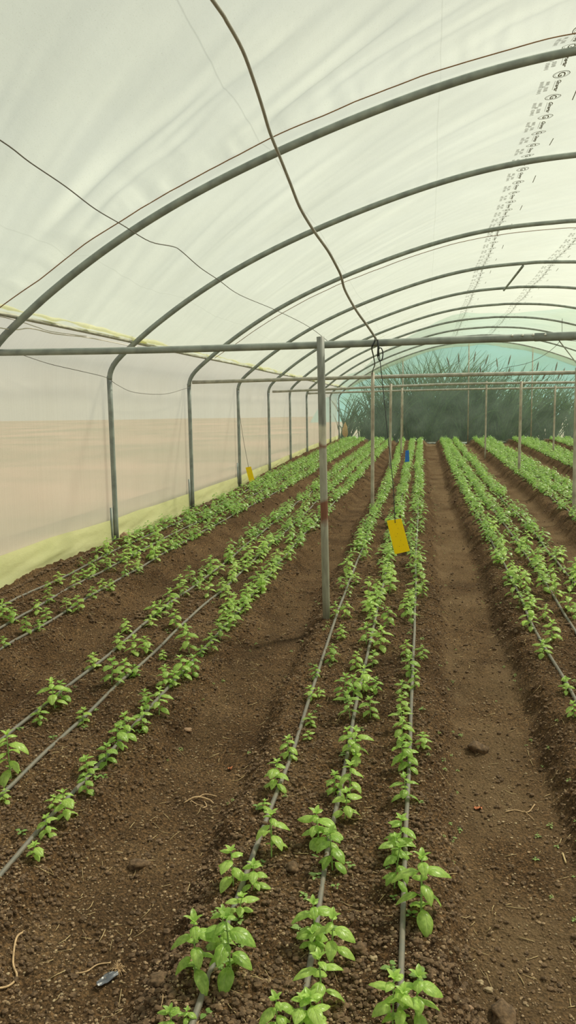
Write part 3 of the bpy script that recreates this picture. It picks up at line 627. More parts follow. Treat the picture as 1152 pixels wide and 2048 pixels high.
# scalloped flap of film hanging inside the far arch
def flap():
    xs = np.linspace(-3.3, 7.2, 160); T = np.linspace(0, 1, 5)
    X, Tt = np.meshgrid(xs, T); drop = 0.10 + 0.11 * np.clip(0.5 + fbm(X * 1.1, X * 0, 3, 95), 0, 1.2)
    Z = np.asarray(prof(X)) - 0.03 - drop * Tt; Yf = 33.25 + 0.05 * Tt * fbm(X * 3, Tt, 2, 96)
    o = obj('film_flap', mesh_np('film_flap', np.stack([X, Yf, Z], -1).reshape(-1, 3), grid_faces(5, 160)), M['roof']); tag(o, 'pale scalloped film flap hanging under the farthest hoop', 'plastic film')
flap()

# ------------------------------------------------------------------ wires and traps
pipe_thing('hanging_cable', CABLE, 0.009, 'cable', 'thick grey cable sagging from overhead down to the nearest cross bar', 'cable', n=8)
pipe_thing('roof_wire', WIREB, 0.0042, 'wire', 'thin bent wire crossing under the hoops on the left', 'wire', n=6)
pipe_thing('white_string', [(-3.40, a[1], min(a[2], 2.35)) for a in STR1], 0.0045, 'string', 'white string sagging below the left eave pipe, lower of two', 'string', n=6)
pipe_thing('white_string', [(-3.38, a[1], min(a[2], 2.37)) for a in STR2], 0.0035, 'string', 'thin knotted string just below the left eave pipe, upper of two', 'string', n=6)
pipe_thing('sagging_wire', [(-3.55, a[1], a[2]) for a in SAG], 0.003, 'wire', 'fine wire sagging along the left wall between the second and third hoops', 'wire', n=6)
pipe_thing('curled_wire', [(1.02, 6.30, 2.12), (.98, 6.6, 2.13), (1.05, 7.4, 2.17), (1.35, 8.5, 2.23), (1.9, 10.5, 2.35)], 0.0035, 'wire', 'thin curled wire rising from the right end of the nearest bar', 'wire', n=6)
pipe_thing('drooping_wire', [(2.9, 24.3, 2.10), (2.0, 23.8, 2.55), (2.8, 23.0, 2.75), (3.4, 22.4, 3.2), (3.3, 21.3, 3.7)], 0.006, 'wire', 'thin wire drooping in front of the end wall on the right', 'wire', n=6)
pipe_thing('black_cord', [(-.391, 6.24, 2.125), (-.40, 6.21, 2.085), (-.424, 6.30, 2.05), (-.47, 7.2, 2.04), (-.575, 9.0, 2.06), (-.70, 10.6, 2.08), (-.80, 11.96, 2.075)], 0.006, 'cord', 'slack black cord from the nearest bar to the second bar', 'cord', n=6)
def card(name, corners, th, mat, parent, origin):
    C = np.asarray(corners, float) - origin; nrm = np.array([0, th / 2, 0])
    V = np.vstack([C - nrm, C + nrm])
    m = mesh_np(name, V, np.array([(0, 1, 2, 3), (7, 6, 5, 4), (0, 4, 5, 1), (1, 5, 6, 2), (2, 6, 7, 3), (3, 7, 4, 0)]), smooth=False)
    return obj(name, m, M[mat], parent)
def trap(corners, string, mat, label, th=0.002, sr=0.003, knot=False, dots=False):
    org = np.array(string[0], float)
    root = tag(empty('sticky_trap', tuple(org)), label, 'insect trap', 'hanging sticky traps')
    c = card('card', corners, th, mat, root, org)
    MB().tube(smooth_path(np.asarray(string) - org, 4), sr, 6).build('cord', M['cord' if knot else 'wire'], root)
    if knot:
        a = np.linspace(0, 2 * PI, 12)
        MB().tube([(.018 + .020 * math.cos(t), -.035, -.075 + .05 * math.sin(t)) for t in a], .0045, 6).build('cord_loop', M['cord'], root)
        MB().tube([(.0, -.034, .034), (.004, -.037, -.02), (.0, -.033, -.09)], .008, 6).build('knot', M['cord'], root)
    if dots:
        for (u, v) in ((.55, .16), (.62, .27), (.5, .42), (.6, .63), (.35, .5), (.42, .8), (.7, .78)):
            C = np.asarray(corners, float) - org
            p_ = (C[0] * (1 - u) + C[1] * u) * (1 - v) + (C[3] * (1 - u) + C[2] * u) * v
            MB().box(p_ + [0, -.0018, 0], (.004, .0012, .003)).build('caught_insect', M['speck'], root)
trap([(-.308, 6.24, .717), (-.195, 6.24, .734), (-.128, 6.24, .480), (-.245, 6.24, .451)], [(-.372, 6.24, 2.069), (-.342, 6.24, 1.804), (-.304, 6.24, 1.421), (-.262, 6.24, 1.032), (-.245, 6.24, .74), (-.243, 6.238, .70)], 'yellow',
     'large yellow sticky card on a black cord above the centre bed', knot=True, dots=True)
trap([(-3.388, 14.8, .501), (-3.281, 14.8, .520), (-3.219, 14.8, .264), (-3.317, 14.8, .216)], [(-3.487, 14.8, 1.564), (-3.414, 14.8, 1.021), (-3.33, 14.8, .51)], 'yellow', 'small yellow sticky card hanging beside the left wall', sr=.004)
trap([(-.481, 18.25, .612), (-.403, 18.25, .622), (-.391, 18.25, .363), (-.492, 18.25, .352)], [(-.52, 18.27, 2.05), (-.48, 18.25, 1.3), (-.44, 18.25, .617)], 'blue', 'small blue sticky card above the far part of the centre bed', sr=.002)

# ------------------------------------------------------------------ drip lines
BEDNAME = {'l2': 'wall bed', 'l1': 'left bed', 'c': 'centre bed', 'r': 'right bed', 's': 'outer right bed', 't': 'far right bed', 'u': 'rightmost bed'}
def line_desc(nm):
    pre = nm[:2] if nm[0] == 'l' else nm[0]
    side = {'a': 'left', 'b': 'middle', 'c': 'right', '1': 'left', '2': 'middle', '3': 'right'}[nm[-1]]
    return side, BEDNAME[pre]
ZMIN = {'l2a': 4.2, 'l2b': 3.8, 'l2c': 3.4, 'l1a': 2.4, 'l1b': 2.2, 'l1c': 1.8, 'r1': 2.2, 'r2': 3.0, 'r3': 3.6, 's1': 6, 's2': 7, 's3': 8, 't1': 11, 't2': 12, 't3': 13, 'u1': 18, 'u2': 19, 'u3': 20}
for bed in BEDS:
    for nm in bed:
        y0 = ZMIN.get(nm, 1.5); ys = np.arange(y0, 33.1, 0.12)
        x = line_x(nm, ys); k = np.ones(9) / 9.0
        x = np.convolve(np.pad(x, 4, mode='edge'), k, mode='valid') + 0.008 * fbm(ys * 1.3, ys * 0, 2, len(nm) + ord(nm[-1]))
        zz = np.maximum(np.maximum(gz(x, ys), gz(x + .012, ys)), gz(x - .012, ys)); zz = np.convolve(np.pad(zz, 2, mode='edge'), np.ones(5) / 5, mode='valid') + 0.007
        side, bn = line_desc(nm)
        P = np.stack([x, ys, zz], -1); c = P[0].copy()
        o = MB().tube(P - c, 0.0108, 10).build('drip_line', M['tube']); o.location = c
        tag(o, 'dusty black drip tube, %s line of the %s' % (side, bn), 'drip tube', 'drip irrigation tubes')

# ------------------------------------------------------------------ basil
def leaf(L, W, ny, nx, droop, cup, fold, twist=0.0):
    """leaf along +Y from its petiole, ovate, arched down, cupped; returns V, Q, UV"""
    v = np.linspace(0, 1, ny); u = np.linspace(-1, 1, nx)
    U, Vv = np.meshgrid(u, v)
    half = W / 2 * (np.sin(PI * np.clip(Vv, 0, 1) ** 0.80) ** 0.72) * (1 - 0.20 * Vv) + 1e-4
    ang = droop[0] + (droop[1] - droop[0]) * v                      # pitch along the midrib
    dy = np.cos(ang) * L / (ny - 1); dz = np.sin(ang) * L / (ny - 1)
    my = np.concatenate([[0], np.cumsum(dy[1:])]); mz = np.concatenate([[0], np.cumsum(dz[1:])])
    ny_ = -np.sin(ang); nz_ = np.cos(ang)
    x = U * half
    h = fold * np.abs(U) * half - cup * (U ** 2) * half + 0.035 * L * np.sin(Vv * PI) * (1 - U ** 2) * 0.0
    h = h + 0.018 * L * np.cos(np.abs(U) * 2.2 * PI / 1.6 + Vv * 18) * np.abs(U) * (1 - np.abs(U)) * 3.0 * (nx > 5)
    x2 = x * (1 - 0.25 * cup * np.abs(U)); 
    Y = my[:, None] + h * ny_[:, None]; Z = mz[:, None] + h * nz_[:, None]
    V = np.stack([x2, Y, Z], -1).reshape(-1, 3)
    uv = np.stack([(U + 1) / 2, Vv], -1).reshape(-1, 2)
    return V, grid_faces(ny, nx), uv
def rot(V, az, pitch=0.0, roll=0.0):
    cr, sr = math.cos(roll), math.sin(roll); V = V @ np.array([[cr, 0, -sr], [0, 1, 0], [sr, 0, cr]])
    cp, sp = math.cos(pitch), math.sin(pitch); V = V @ np.array([[1, 0, 0], [0, cp, sp], [0, -sp, cp]])
    ca, sa = math.cos(az), math.sin(az); return V @ np.array([[ca, sa, 0], [-sa, ca, 0], [0, 0, 1]])
def basil(seed, lod):
    """unit-height basil plant: (foliage MB, stem MB)"""
    R = random.Random(seed); fo = MB(); st = MB()
    nx, ny = {0: (9, 10), 1: (5, 6), 2: (3, 4)}[lod]
    lean = (R.uniform(-.06, .06), R.uniform(-.06, .06))
    pairs = R.choice([4, 4, 5]); az = R.uniform(0, PI)
    def at(h): return np.array([lean[0] * h, lean[1] * h, h])
    hs = {4: [.28, .52, .74, .90], 5: [.22, .40, .58, .76, .91]}[pairs]
    wilt = R.choice([0, 0, .25, .5])
    for i, h in enumerate(hs):
        top = i / (pairs - 1)
        for s in (0, PI):
            if i == 0 and R.random() < .3: continue
            L = (0.54 if i == pairs - 2 else 0.46 if i < pairs - 2 else 0.31) * R.uniform(.85, 1.18)
            W = L * R.uniform(.64, .80)
            d0 = 0.35 + .25 * top - wilt * .6 + R.uniform(-.12, .15); d1 = -0.95 + .35 * top - wilt * .5 + R.uniform(-.2, .2)
            V, Q, uv = leaf(L, W, ny, nx, (d0, d1), R.uniform(.35, .6), R.uniform(.15, .35))
            a = az + s + R.uniform(-.25, .25); pet = 0.07 * (1.1 - .7 * top)
            V = V + [0, pet, pet * .4]
            V = rot(V, a, 0, R.uniform(-.2, .2)) + at(h)
            fo.add(V, Q, uv=uv)
            d = rot(np.array([[0, pet, pet * .4]]), a)[0]
            if lod < 2: st.tube([at(h), at(h) + d], [.011, .008], 5, caps=False)
        az += PI / 2 + R.uniform(-.15, .15)
    # growing tip: four small upright leaves
    for s in range(4):
        L = R.uniform(.19, .27); V, Q, uv = leaf(L, L * .55, max(3, ny - 3), max(3, nx - 2) | 1, (1.0, .25), .2, .5)
        if lod == 2 and s > 1: continue
        fo.add(rot(V, az + s * PI / 2, 0, 0) + at(.955), Q, uv=uv)
    if R.random() < .6 and lod < 2:                                    # axillary shoots
        for s in (0, PI):
            L = .17; V, Q, uv = leaf(L, L * .6, ny, nx, (.7, -.2), .3, .3)
            fo.add(rot(V, az + s) + at(hs[0] + .04), Q, uv=uv)
    st.tube([at(-.12), at(.3), at(.7), at(.98)], [.020, .019, .016, .010], 6 if lod < 2 else 3, caps=False)
    return fo, st
def weed(seed, lod=0):
    R = random.Random(seed); fo = MB()
    nl = R.choice([5, 6, 8])
    for i in range(nl):
        L = R.uniform(.45, .8) * (0.7 if i > 4 else 1); a = i * 2.4 + R.uniform(-.3, .3)
        V, Q, uv = leaf(L, L * .8, 5 if lod == 0 else 3, 5 if lod == 0 else 3, (.55, -.35), .15, .2)
        c = np.array([0, .18, .15 + .1 * i]) ; fo.add(rot(V + [0, .15, 0], a) + [R.uniform(-.15, .15), R.uniform(-.15, .15), .1 + .09 * i], Q, uv=uv)
        fo.tube([(0, 0, -.25), (0, 0, .2 + .08 * i)], .03, 4, caps=False)
    return fo
PROTO = []
for k in range(14):
    f, s = basil(100 + k, 0); PROTO.append((f.mesh('foliage', True, True), s.mesh('stem')))
PROTO1 = []
for k in range(10):
    f, s = basil(300 + k, 1); PROTO1.append((f.mesh('foliage', True, True), s.mesh('stem')))
for a, b in PROTO + PROTO1: a.materials.append(M['leaf']); b.materials.append(M['stem'])
FARP = [basil(500 + k, 2) for k in range(12)]
WEEDM = []
for k in range(6):
    me = weed(700 + k).mesh('weed', True, True); me.materials.append(M['weed']); WEEDM.append(me)

CAMZ = 1.6007; FPX = 1602.99
R3 = np.array(CAMROT)                               # rows: world axes in camera coordinates
def inframe(x, y, z, m=60):
    c = R3.T @ np.array([x, y, z - CAMZ]); 
    if c[2] > -0.1: return False
    u = 576 + FPX * c[0] / -c[2]; v = 1024 - FPX * c[1] / -c[2]
    return -m < u < 1152 + m and -m < v < 2048 + m
allp = []                                            # line, x, y, h, dx
for nm, L in PLANTS.items():
    for x, y, h, dx in L: allp.append([nm, x, y, h * 0.98, dx, True])
rp = random.Random(21)
for bed in BEDS:
    for nm in bed:
        know = [q for q in allp if q[0] == nm]; ystart = max([q[2] for q in know] + [ZMIN.get(nm, 1.5)]) + 0.1
        if nm == 'r3': ystart = 5.2
        y = ystart
        while y < 32.9:
            dens = 1.0 if y > 12 else 0.85
            gap = rp.uniform(.035, .10) if y > 9 else rp.uniform(.05, .15)
            if y < 14 and rp.random() < .09: gap += rp.uniform(.15, .4)
            y += gap
            x = float(line_x(nm, y)) + rp.choice([-1, 1]) * rp.uniform(.0, .075) + rp.gauss(0, .012)
            h = rp.uniform(.11, .18)
            if nm[0] in 'rst' and rp.random() < .2: h *= 1.3
            if rp.random() < .2: h *= .7
            if inframe(x, y, float(topz(x, y))): allp.append([nm, x, y, h, rp.uniform(-.006, .006), False])
allp = [q for q in allp if inframe(q[1], q[2], float(topz(q[1], q[2])) + .03, 70)]
allp.sort(key=lambda q: q[2] / max(q[3], .08) ** .5)
near, far = allp[:296], allp[296:]
ORDN = ['nearest', 'second', 'third', 'fourth', 'fifth', 'sixth', 'seventh', 'eighth', 'ninth', 'tenth', 'eleventh', 'twelfth', 'thirteenth', 'fourteenth', 'fifteenth', 'sixteenth', 'seventeenth', 'eighteenth', 'nineteenth', 'twentieth', 'twenty-first', 'twenty-second', 'twenty-third', 'twenty-fourth', 'twenty-fifth', 'twenty-sixth', 'twenty-seventh', 'twenty-eighth']
GZC = lambda x, y: float(gz(x, y))
def size_word(h): return 'tiny' if h < .075 else 'small' if h < .105 else 'leafy' if h < .15 else 'tall bushy'
from collections import defaultdict
byl = defaultdict(list)
for q in near: byl[q[0]].append(q)
pk = 0
for nm, L in byl.items():
    L.sort(key=lambda q: q[2]); side, bn = line_desc(nm)
    for i, (n_, x, y, h, dx, known) in enumerate(L):
        me = (PROTO if y < 6 else PROTO1); me = me[(pk * 5 + i) % len(me)]; pk += 1
        o = empty('basil_plant', (x, y, GZC(x, y) - .004), rp.uniform(0, 6.28))
        sx = h * rp.uniform(.95, 1.15) * (0.125 / h) ** .35
        o.scale = (sx, sx, h)
        o.rotation_euler = (rp.uniform(-.08, .08), math.atan2(dx, h) * .8, o.rotation_euler[2])
        f = obj('foliage', me[0], None, o); s = obj('stem', me[1], None, o)
        if i < 28: lb = '%s basil plant, %s from the front, %s drip line of %s' % (size_word(h), ORDN[i], side, bn)
        else: lb = 'green basil plant in the crowded stretch of the %s drip line, %s' % (side, bn)
        tag(o, lb, 'plant', 'basil seedlings of the %s, %s drip line' % (bn, side))
# the rest of the crop, too many to tell apart
def merge_far():
    mb = MB()
    for (n_, x, y, h, dx, known) in far:
        f, s = FARP[rp.randrange(len(FARP))]
        if not hasattr(f, 'cat'):
            f.cat = (np.vstack(f.V), np.vstack(f.Q)); 
        V, Q = f.cat
        a = rp.uniform(0, 6.28); ca, sa = math.cos(a), math.sin(a)
        V = (V @ np.array([[ca, sa, 0], [-sa, ca, 0], [0, 0, 1]])) * [h * .98, h * .98, h] + [x, y, float(gz(x, y, False))]
        mb.add(V, Q)
    o = mb.build('basil_plant', M['leaf_far']); tag(o, 'dense rows of distant green basil plants running to the end wall', 'plants', kind='stuff')
merge_far()

# small weeds beside the drip lines
wl = []
for nm, n in (('c1', 30), ('c2', 24), ('c3', 22), ('l1a', 20), ('l1b', 22), ('l1c', 22), ('r1', 16), ('r2', 8), ('l2c', 10), ('l2b', 10)):
    for _ in range(n):
        y = ZMIN.get(nm, 2.0) + rp.random() ** 1.3 * 7; x = float(line_x(nm, y)) + rp.choice([-1, 1]) * rp.uniform(.022, .07)
        wl.append((nm, x, y, rp.uniform(.02, .036)))
wl += [('c1', x, y, h) for x, y, h in ((-.655, 2.36, .05), (-.75, 2.34, .045), (-.66, 2.60, .04), (-.435, 2.60, .05), (-.33, 2.62, .045), (-.11, 2.45, .045), (-.02, 2.44, .05), (-.30, 3.0, .035), (-.42, 2.9, .04))]
wl = [w for w in wl if inframe(w[1], w[2], float(topz(w[1], w[2])), 0)]
wl.sort(key=lambda w: w[2] / w[3] ** .5)
wn, wf = wl[:70], wl[70:]
wb = defaultdict(list)
for w in wn: wb[w[0]].append(w)
for nm, L in wb.items():
    L.sort(key=lambda w: w[2]); side, bn = line_desc(nm)
    for i, (n_, x, y, h) in enumerate(L):
        o = obj('weed_sprout', WEEDM[(i * 3 + len(nm)) % 6], None); o.location = (x, y, GZC(x, y)); o.scale = (h, h, h); o.rotation_euler = (0, 0, rp.uniform(0, 6))
        tag(o, 'tiny weed, %s from the front, beside the %s drip tube, %s' % (ORDN[min(i, 27)], side, bn), 'weed', 'weeds of the %s, %s drip tube' % (bn, side))
def weeds_far():
    mb = MB(); protos = [weed(800 + k, 1) for k in range(4)]
    cat = [(np.vstack(f.V), np.vstack(f.Q)) for f in protos]
    extra = []
    for _ in range(190):                               # furrow banks
        y = 3 + rp.random() ** 1.5 * 14; x = rp.choice([.14, .12, .62, .56, -.95, -1.35, .75, .7]) + rp.gauss(0, .05); extra.append(('x', x, y, rp.uniform(.012, .024)))
    for (n_, x, y, h) in wf + extra:
        V, Q = cat[rp.randrange(4)]; mb.add(rot(V, rp.uniform(0, 6)) * h + [x, y, GZC(x, y)], Q)
    o = mb.build('weed_sprout', M['weed']); tag(o, 'scattered tiny weed sprouts on the furrow banks', 'weeds', kind='stuff')
weeds_far()

# ------------------------------------------------------------------ crumbs, clods, straw
def ico(n=1):
    import bmesh
    bm = bmesh.new(); bmesh.ops.create_icosphere(bm, subdivisions=n, radius=1)
    V = np.array([v.co[:] for v in bm.verts]); T = np.array([[v.index for v in f.verts] for f in bm.faces]); bm.free(); return V, T
I1 = ico(1); I3 = ico(3)
def scatter(name, n, mat, label, cat, smin, smax, yr, flat=.75, xr=(-1.0, 1.0), on=None, seed=1, smooth=False):
    g = np.random.default_rng(seed); V0, T0 = I1
    Y = yr[0] + (yr[1] - yr[0]) * g.random(n) ** 1.6; X = xr[0] * 0.62 * Y - .2 + (xr[1] * .32 - xr[0] * .62 + .0) * Y * g.random(n)
    X = np.clip(X, -3.55, 5)
    b = bedness(X, Y); keep = g.random(n) < ((0.75 if mat != 'clod' else 0.22) + .7 * b + .6 * 4 * b * (1 - b))
    if on is not None:
        nm = g.integers(0, len(on), n); X = np.array([float(line_x(on[k], y)) for k, y in zip(nm, Y)]) + g.normal(0, .035, n); keep = np.ones(n, bool)
    X, Y = X[keep], Y[keep]; m = len(X)
    s = smin + (smax - smin) * g.random(m) ** 3
    Z = gz(X, Y)
    sc = s[:, None] * (0.7 + .6 * g.random((m, 3))) * [1, 1, flat]
    V = V0[None] * (1 + .22 * (g.random((m, len(V0), 1)) - .5)) * sc[:, None]
    a = g.random(m) * 6.28; ca, sa = np.cos(a), np.sin(a)
    Vx = V[..., 0] * ca[:, None] - V[..., 1] * sa[:, None]; Vy = V[..., 0] * sa[:, None] + V[..., 1] * ca[:, None]
    V = np.stack([Vx + X[:, None], Vy + Y[:, None], V[..., 2] + (Z + s * .25)[:, None]], -1).reshape(-1, 3)
    F = (T0[None] + (np.arange(m) * len(V0))[:, None, None]).reshape(-1, 3)
    o = obj(name, mesh_np(name, V, F, smooth), M[mat]); tag(o, label, cat, kind='stuff')
scatter('soil_crumb', 66000, 'clod', 'loose brown soil crumbs scattered over the beds', 'soil', .0022, .0135, (1.9, 8.5), seed=3)
scatter('soil_crumb', 7000, 'clod', 'coarse brown soil lumps on the bed shoulders farther off', 'soil', .008, .024, (6.0, 20), seed=4)
scatter('soil_crumb', 26000, 'clod_light', 'lighter dry soil crumbs scattered over beds and furrows', 'soil', .0020, .008, (1.9, 8), seed=14)
scatter('pale_grain', 6000, 'pale', 'pale tan grit and small pebbles strewn over the soil', 'grit', .0020, .0065, (1.9, 8), seed=5)
scatter('pale_crust', 5200, 'pale', 'pale crusty grains gathered along the drip tubes', 'grit', .0016, .0046, (1.9, 7.5), on=['c1', 'c2', 'c3', 'l1a', 'l1b', 'l1c', 'r1'], seed=6)
def straws():
    mb = MB(); R = random.Random(9)
    for _ in range(900):
        y = 1.9 + R.random() ** 1.5 * 6; x = -.55 * y + R.random() * .85 * y; x = max(-3.4, min(2, x))
        a = R.uniform(0, PI); L = R.uniform(.006, .035); c, s = math.cos(a), math.sin(a)
        P = []
        for t in (-1, 0, 1):
            xx = x + c * L * t + (R.uniform(-.003, .003)); yy = y + s * L * t; P.append((xx, yy, GZC(xx, yy) + .004))
        mb.tube(P, R.uniform(.0008, .0018), 4)
    o = mb.build('dry_straw', M['straw']); tag(o, 'bits of dry straw and rootlets littering the soil', 'straw', kind='stuff')
straws()
def clod(x, y, s, label, mat='clod', name='soil_clod', cat='clod', seed=1, sq=(1, 1, .7), rz=0, group=None):
    V, T = I3; n = fbm(V[:, 0] * 1.4 + seed * 3, V[:, 1] * 1.4 + V[:, 2] * 1.9, 3, seed)
    n2 = fbm(V[:, 0] * 5 + seed * 3, V[:, 1] * 5 + V[:, 2] * 6, 2, seed + 2)
    W = V * (1 + .55 * n[:, None] + .16 * n2[:, None]) * np.array(sq) * s
    o = obj(name, mesh_np(name, W, T), M[mat]); o.location = (x, y, GZC(x, y) + s * sq[2] * .35); o.rotation_euler = (0, 0, rz); tag(o, label, cat, group)
clod(-1.21, 3.05, .034, 'dark soil clod in the left furrow, low in the picture', seed=2, sq=(1.3, .9, .6))
clod(.29, 4.37, .05, 'rounded dark soil clod on the bank of the right furrow', seed=3)
clod(.26, 2.48, .04, 'mossy dark lump of soil at the bottom right', seed=4, sq=(.9, 1.3, .7))
clod(-.34, 3.60, .028, 'crumbly brown clod between left and middle tubes of the centre bed', seed=5)
clod(-.52, 2.95, .026, 'small brown clod beside the nearest leafy plants', seed=6)
clod(-.22, 2.55, .024, 'brown clod between the middle and right tubes, centre bed', seed=7)
clod(-.86, 2.32, .035, 'wide crumbled clod left of the nearest drip tube', seed=8, sq=(1.3, 1, .5))
clod(-1.38, 4.33, .022, 'flat reddish-tan stone on the shoulder of the left bed', 'stone', 'flat_stone', 'stone', 9, (1.3, 1, .45))
for k, (x, y, s, lb) in enumerate(((-.17, 2.52, .012, 'small orange-tan pebble near the right drip tube'), (-.285, 2.335, .011, 'pale oval pebble right of the middle drip tube'), (.19, 2.62, .012, 'orange-tan pebble in the trodden right furrow'),
                                   (.14, 2.42, .014, 'reddish pebble low in the right furrow'), (.33, 3.2, .010, 'tan pebble higher up the right furrow'), (.22, 2.6, .013, 'long tan chip lying in the right furrow'))):
    clod(x, y, s, lb, 'stone' if k in (3, 4) else 'pale', 'pebble', 'pebble', 20 + k, (1.2, .9, .7), group='pebbles')
clod(-3.42, 33.95, .20, 'small orange sack hanging outside the left corner of the end wall', 'orange', 'orange_sack', 'sack', 41, (.55, .5, 1.5))
bpy.data.objects['orange_sack'].location.z = .62
# lumps at the foot of the second hoop's post
clod(-3.50, 8.83, .07, 'brown upright stone block at the foot of the second hoop post', 'stone', 'stone_block', 'stone', 31, (.8, .7, 1.1))
clod(-3.47, 9.05, .06, 'crumbled mortar lump around the second hoop post', 'stone', 'mortar_lump', 'stone', 32, (1.1, 1, .7))
for k, y in enumerate((12.3, 15.2, 19.0)):
    clod(-3.42, y, .07, 'earth lump by the foot of the %s wall post' % ('third', 'fourth', 'fifth')[k], seed=33 + k, sq=(1, 1.4, .6))
def twig(pts, r, label, mat='root', name='dry_root', cat='root', branches=()):
    c = np.array([pts[0][0], pts[0][1], GZC(*pts[0])])
    def lift(q): return np.array([(x, y, GZC(x, y) + .006 + (w if len(rest) else 0)) for (x, y, *rest) in q for w in [rest[0] if rest else 0]])
    mb = MB(); mb.tube(smooth_path(lift(pts), 5) - c, r, 6)
    for b in branches: mb.tube(smooth_path(lift(b), 4) - c, r * .6, 5)
    o = mb.build(name, M[mat]); o.location = c; tag(o, label, cat)
twig([(-1.47, 2.55), (-1.475, 2.50), (-1.44, 2.41), (-1.405, 2.37), (-1.41, 2.32), (-1.44, 2.26)], .0042, 'long curved tan root lying at the bottom left corner')
twig([(-1.17, 3.58), (-1.12, 3.62, .01), (-1.06, 3.64, .012), (-1.03, 3.62)], .0045, 'branched pale root in the middle of the left furrow', branches=[[(-1.12, 3.62), (-1.09, 3.68, .01), (-1.03, 3.69)], [(-1.08, 3.63), (-1.05, 3.57), (-1.06, 3.54)], [(-1.14, 3.60), (-1.10, 3.575), (-1.07, 3.58)]])
twig([(.38, 3.76), (.43, 3.79), (.49, 3.80), (.53, 3.86)], .003, 'thin pale root in the right furrow beside the rust leaf', branches=[[(.47, 3.80), (.50, 3.76), (.51, 3.72)]])
twig([(-.99, 3.92), (-.95, 3.89), (-.90, 3.90)], .0025, 'short curled rootlet on the right side of the left furrow')
twig([(.60, 3.47), (.603, 3.40)], .004, 'short pale stick standing out at the right picture edge', 'straw', 'dry_stick', 'stick')
twig([(-1.20, 2.40), (-1.165, 2.42), (-1.145, 2.46), (-1.10, 2.475)], .003, 'pale crooked rootlet beside the grey plastic scrap')
twig([(-.83, 2.25), (-.81, 2.20), (-.80, 2.12)], .0018, 'thin reddish rootlet left of the nearest drip tube')
def fuzz(x, y, s, label, mat, name, cat):
    R = random.Random(int(x * 100)); z = GZC(x, y); mb = MB()
    for _ in range(26):
        a = R.uniform(0, 6.28); L = s * R.uniform(.4, 1); x1 = x + L * math.cos(a); y1 = y + L * math.sin(a)
        mb.tube([(0, 0, .004), ((x1 - x) * .5, (y1 - y) * .5, s * R.uniform(.1, .4)), (x1 - x, y1 - y, GZC(x1, y1) - z + .006)], .0012, 4)
    o = mb.build(name, M[mat]); o.location = (x, y, z); tag(o, label, cat)
fuzz(-1.06, 2.445, .045, 'rust-brown fibrous root tuft above the grey plastic scrap', 'root', 'root_tuft', 'root')
def crumple(x, y, w, h, label, mat, name, cat, rz=0, seed=1):
    U, Vv = np.meshgrid(np.linspace(-1, 1, 9), np.linspace(-1, 1, 7)); wd = 1 - .3 * np.abs(Vv)
    X = U * w / 2 * wd; Y = Vv * h / 2 * (1 - .25 * U ** 2); Z = .012 + .02 * fbm(U * 1.8, Vv * 1.8, 2, seed) * w / .05
    V = np.stack([X, Y, Z], -1).reshape(-1, 3); V = np.vstack([V, V - [0, 0, .0012]]); F = grid_faces(7, 9)
    o = obj(name, mesh_np(name, V, np.vstack([F, F[:, ::-1] + 63])), M[mat]); o.location = (x, y, GZC(x, y)); o.rotation_euler = (0, 0, rz); tag(o, label, cat)
crumple(-1.075, 2.385, .035, .085, 'dark grey plastic scrap half buried in the left furrow', 'plastic', 'plastic_scrap', 'scrap', -.6, 3)
crumple(.255, 3.79, .045, .03, 'crumpled rust-red dead leaf on the bank of the right furrow', 'rust_leaf', 'dead_leaf', 'leaf', .3, 4)
crumple(-1.03, 3.97, .03, .02, 'small rust-red dead leaf in the left furrow', 'rust_leaf', 'dead_leaf', 'leaf', .9, 5)

# ------------------------------------------------------------------ tall grass beyond the end wall
def reeds(x, y, n, H, spread, lean, label, heads=0, seed=0):
    R = random.Random(seed + int(x * 10)); mb = MB()
    root = empty('reed_clump', (x, y, 0.1)); tag(root, label, 'tall grass', 'reed clumps outside the end wall')
    for _ in range(n):
        a = R.uniform(0, 6.28); r0 = spread * .5 * R.random() ** .5; bx, by = r0 * math.cos(a), r0 * math.sin(a) * .5
        L = H * R.uniform(.45, 1.12); th = R.gauss(lean, .24); az = R.uniform(-.6, .6)
        m = 7; t = np.linspace(0, 1, m); cur = R.uniform(.1, .9) * (1 if th > 0 else -1) * (1 if R.random() < .85 else 2)
        ang = th + cur * t ** 2.2
        dx = np.concatenate([[0], np.cumsum(np.sin(ang[1:]) * L / (m - 1))]); dz = np.concatenate([[0], np.cumsum(np.cos(ang[1:]) * L / (m - 1))])
        w = R.uniform(.011, .030) * np.clip(1.1 - t ** 2.5, .03, 1) * np.clip(.5 + t * 2, 0, 1)
        cx, sx = math.cos(az), math.sin(az)
        P = np.stack([bx + dx * cx, by + dx * sx, dz], -1); side = np.array([-math.sin(az + 1.2) * 0 + 1, .3, 0]) 
        nrm = np.stack([np.cos(ang), 0 * ang, -np.sin(ang)], -1)
        A = P + nrm * w[:, None]; B = P - nrm * w[:, None]; Cc = P + [0, .012, 0]
        V = np.stack([A, Cc, B], 1).reshape(-1, 3); mb.add(V, grid_faces(m, 3))
    mb.build('blades', M['reed'], root)
    if heads:
        hb = MB(); sb = MB()
        for _ in range(heads):
            xx = R.uniform(-spread, spread) * .7; hh = H * R.uniform(.95, 1.15); ln = R.gauss(lean, .15)
            P = [(xx + math.sin(ln) * hh * t, 0, hh * t) for t in (0, .5, .9)]; sb.tube(P, .010, 5)
            hb.tube([(xx + math.sin(ln) * hh * t, 0, hh * t) for t in (.88, .9, .96, 1.0)], [.008, .028, .028, .006], 6)
        sb.build('stalks', M['reed'], root); hb.build('seed_heads', M['reed_head'], root)
